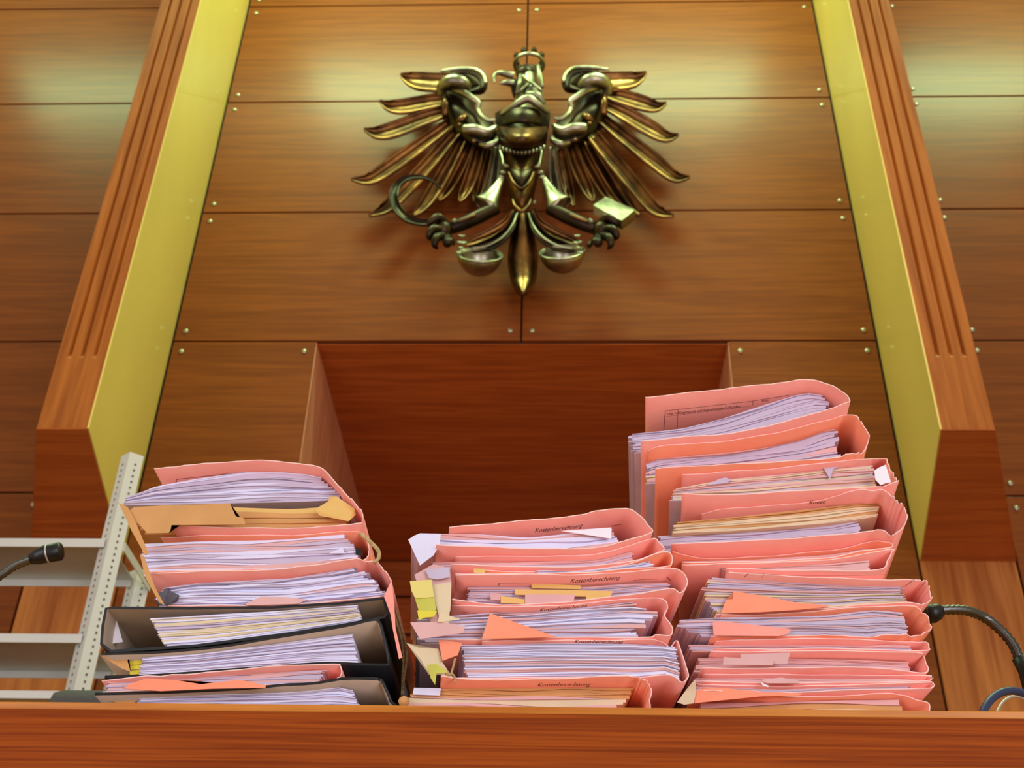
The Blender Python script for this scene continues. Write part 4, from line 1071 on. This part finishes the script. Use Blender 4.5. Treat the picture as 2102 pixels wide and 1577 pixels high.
# right front post: both flanges face the camera side, so turn it by 45 degrees
def angle_post(x, y, zt):
    bm = bmesh.new(); w, t = 0.040, 0.003
    for s, dx in ((-1, -1), (1, 1)):
        d = Vector((dx, 0.75, 0)).normalized()
        n = Vector((d.y, -d.x, 0)) * (1 if dx > 0 else -1)
        p = Vector((x, y, 0.8))
        prism(bm, [p, p + d * w, p + d * w + Vector((0, 0, zt - 0.8)), p + Vector((0, 0, zt - 0.8))], n * -t)
    o = link('upright', bm, M_WSTEEL, rack, False, loc=ro)
    for dx in (-1, 1):
        bm = bmesh.new()
        d = Vector((dx, 0.75, 0)).normalized(); n = Vector((d.y, -d.x, 0)) * (1 if dx > 0 else -1)
        z = 0.85
        while z < zt - 0.02:
            p = Vector((x, y, z)) + d * w * 0.55 + n * 0.0006
            bm.faces.new([bm.verts.new(p + d * a + Vector((0, 0, b))) for a, b in ((-.0026, -.0035), (.0026, -.0035), (.0026, .0035), (-.0026, .0035))])
            z += 0.0185
        h = link('slot_row', bm, M_HOLE, None, False, loc=ro); h.parent = o; h.location = (0, 0, 0)
angle_post(xr + 0.012, RY - 0.006, ztop)
angle_post(xr + 0.012, RB, at(290, 1180, RB).z + 0.02)
angle_post(xr - 1.1, RY - 0.006, ztop)
for y0, y1 in ((1107, 1124), (1303, 1321), (1420, 1436)):
    za = at(200, y0, RY).z; zb = at(200, y1, RY).z
    bm = bmesh.new()
    box(bm, xr - 1.1, xr + 0.005, RY, RB, za - 0.004, za, mi=0)
    link('shelf_board', bm, M_ALU, rack, False, loc=ro)
    bm = bmesh.new(); box(bm, xr - 1.1, xr + 0.0, RY - 0.003, RY, zb, za - 0.0001)
    link('shelf_lip', bm, M_WSTEEL, rack, False, loc=ro)
    bm = bmesh.new(); box(bm, xr - 1.1, xr + 0.0, RB - 0.003, RB, zb, za - 0.0041)
    link('shelf_lip', bm, M_WSTEEL, rack, False, loc=ro)
    bm = bmesh.new(); box(bm, xr + 0.045, xr + 0.048, RY + 0.02, RB + 0.03, zb, za)
    link('shelf_end_lip', bm, M_WSTEEL, rack, False, loc=ro)
# chair back
cz = at(150, 1406, 2.2)
chair = thing('office_chair', 'dark grey office chair, only the top of its back above the bench at the left', 'chair', (cz.x, 2.25, 0.8))
co = Vector((cz.x, 2.25, 0.8))
x0 = at(88, 1440, 2.2).x; x1 = at(240, 1440, 2.2).x
bm = bmesh.new(); box(bm, x0, x1, 2.2, 2.26, cz.z - 0.42, cz.z, bev=0.028)
link('backrest', bm, M_CHAIR, chair, True, loc=co)
xm = (x0 + x1) / 2
bm = bmesh.new(); box(bm, xm - 0.2, xm + 0.2, 1.86 + 0.12, 2.24, 1.20, 1.27, bev=0.025); link('seat', bm, M_CHAIR, chair, True, loc=co)
bm = bmesh.new(); tube(bm, [(xm, 2.255, 1.18), (xm, 2.285, 1.25), (xm, 2.275, cz.z - 0.2)], 0.02, 8, sub=4); link('back_support', bm, M_MIC, chair, True, loc=co)
bm = bmesh.new(); tube(bm, [(xm, 2.12, 0.86), (xm, 2.12, 1.20)], 0.025, 10); link('gas_column', bm, M_MIC, chair, True, loc=co)
for k in range(5):
    a = 2 * pi * k / 5
    bm = bmesh.new(); tube(bm, [(xm, 2.12, 0.87), (xm + 0.24 * cos(a), 2.12 + 0.24 * sin(a), 0.83)], [0.02, 0.014], 8); lg = link('leg', bm, M_MIC, chair, True, loc=co)
    bm = bmesh.new(); tube(bm, [(xm + 0.24 * cos(a), 2.12 + 0.24 * sin(a), 0.801), (xm + 0.24 * cos(a), 2.12 + 0.24 * sin(a), 0.83)], 0.02, 8); link('caster', bm, M_MIC, lg, True, loc=co)
# gooseneck microphones
def gooseneck(root, pts, r, o0, name='gooseneck', mat=M_MICM):
    P = catmull([Vector(p) for p in pts], 14)
    # resample into ribs
    L = vlen(P); tot = L[-1]; n = int(tot / 0.0034)
    path, rad = [], []
    for k in range(n + 1):
        s_ = tot * k / n; i = 0
        while i < len(L) - 2 and L[i + 1] < s_: i += 1
        f = (s_ - L[i]) / max(L[i + 1] - L[i], 1e-9)
        path.append(P[i].lerp(P[i + 1], min(f, 1))); rad.append(r * (1.0 if k % 2 else 0.80))
    bm = bmesh.new(); tube(bm, path, rad, 12)
    return link(name, bm, mat, root, True, loc=o0)
MY = 1.50
hp = at(1912, 1258, MY)
base = at(2092, 1450, MY)
mic = thing('gooseneck_microphone', 'black gooseneck microphone curving over from the right edge of the bench', 'microphone', (base.x, MY, DZ))
mo = Vector((base.x, MY, DZ))
pts = [at(x, y, MY + d) for x, y, d in ((2092, 1352, 0), (2080, 1325, 0), (2058, 1298, 0), (2024, 1270, 0), (1985, 1254, -0.01), (1945, 1252, -0.015), (1930, 1254, -0.015))]
gooseneck(mic, pts, 0.0072, mo, mat=M_MICM)
bm = bmesh.new(); tube(bm, [at(1934, 1254, MY - .015), at(1926, 1255, MY - .015), at(1915, 1260, MY - .015), at(1902, 1261, MY - .015)], [0.0074, 0.0110, 0.0125, 0.0120], 16); link('microphone_head', bm, M_MIC, mic, True, loc=mo)
b0 = at(2094, 1350, MY)
bm = bmesh.new(); tube(bm, [b0, b0 + Vector((0.006, 0, -0.02)), (b0.x + 0.012, MY, DZ + 0.012)], [0.011, 0.012, 0.013], 14); link('neck_sleeve', bm, M_MIC, mic, True, loc=mo)
bm = bmesh.new(); box(bm, b0.x - 0.05, b0.x + 0.08, MY - 0.06, MY + 0.06, DZ + 0.0003, DZ + 0.02, bev=0.006); link('base', bm, M_MIC, mic, False, loc=mo)
MY2 = 1.46
la = at(96, 1140, MY2)
b2 = at(-150, 1400, MY2)
mic2 = thing('gooseneck_microphone', 'gooseneck microphone with black cylindrical head reaching in from the left edge', 'microphone', (b2.x, MY2, DZ))
mo2 = Vector((b2.x, MY2, DZ))
pts = [at(x, y, MY2) for x, y in ((-150, 1330), (-120, 1270), (-60, 1220), (0, 1182), (30, 1162), (62, 1149), (72, 1146))]
gooseneck(mic2, pts, 0.0066, mo2)
bm = bmesh.new(); tube(bm, [at(62, 1148, MY2), at(78, 1143, MY2), at(92, 1138, MY2), at(124, 1132, MY2), at(127, 1131.5, MY2)], [0.0075, 0.011, 0.0122, 0.0128, 0.0105], 18, sub=1); hd = link('microphone_head', bm, M_MIC, mic2, True, loc=mo2)
bm = bmesh.new(); a, b_ = at(97, 1137.3, MY2), at(100, 1136.6, MY2); tube(bm, [a, b_], 0.0131, 18); rg = link('silver_ring', bm, M_ALU, hd, True, loc=mo2)
bm = bmesh.new(); tube(bm, [at(-150, 1335, MY2), Vector((b2.x, MY2, DZ + 0.01))], [0.009, 0.011], 12); link('neck_sleeve', bm, M_MIC, mic2, True, loc=mo2)
bm = bmesh.new(); box(bm, b2.x - 0.06, b2.x + 0.06, MY2 - 0.06, MY2 + 0.06, DZ + 0.0003, DZ + 0.02, bev=0.006); link('base', bm, M_MIC, mic2, False, loc=mo2)
# cable loops at the right edge of the bench
def cable(label, pts, r, mat):
    bm = bmesh.new(); tube(bm, pts, r, 10, sub=8)
    o = link('cable', bm, mat, None, True, loc=Vector((pts[0].x, pts[0].y, DZ))); tag(o, label, 'cable'); return o
CY = 1.24
def loop(x0, xt, x1, yt, dy):
    a = at(x0, 1449, CY + dy); c_ = at(x1, 1449, CY + dy); t_ = at(xt, yt, CY + dy)
    out = []
    for k in range(13):
        f = k / 12; u = -cos(pi * f)
        x = (a.x + c_.x) / 2 + (c_.x - a.x) / 2 * u
        z = (DZ + 0.006) + (t_.z - DZ - 0.006) * sqrt(max(0, 1 - u * u)) ** 1.3
        out.append(Vector((x, CY + dy + 0.03 * u, z)))
    return out
cable('dark blue cable looping up over the right end of the bench', loop(1972, 2095, 2220, 1420, 0), 0.0042, M_CABLE)
cable('thin grey cable arching just below the dark blue one', loop(1995, 2095, 2200, 1431, 0.05), 0.0016, M_ALU)
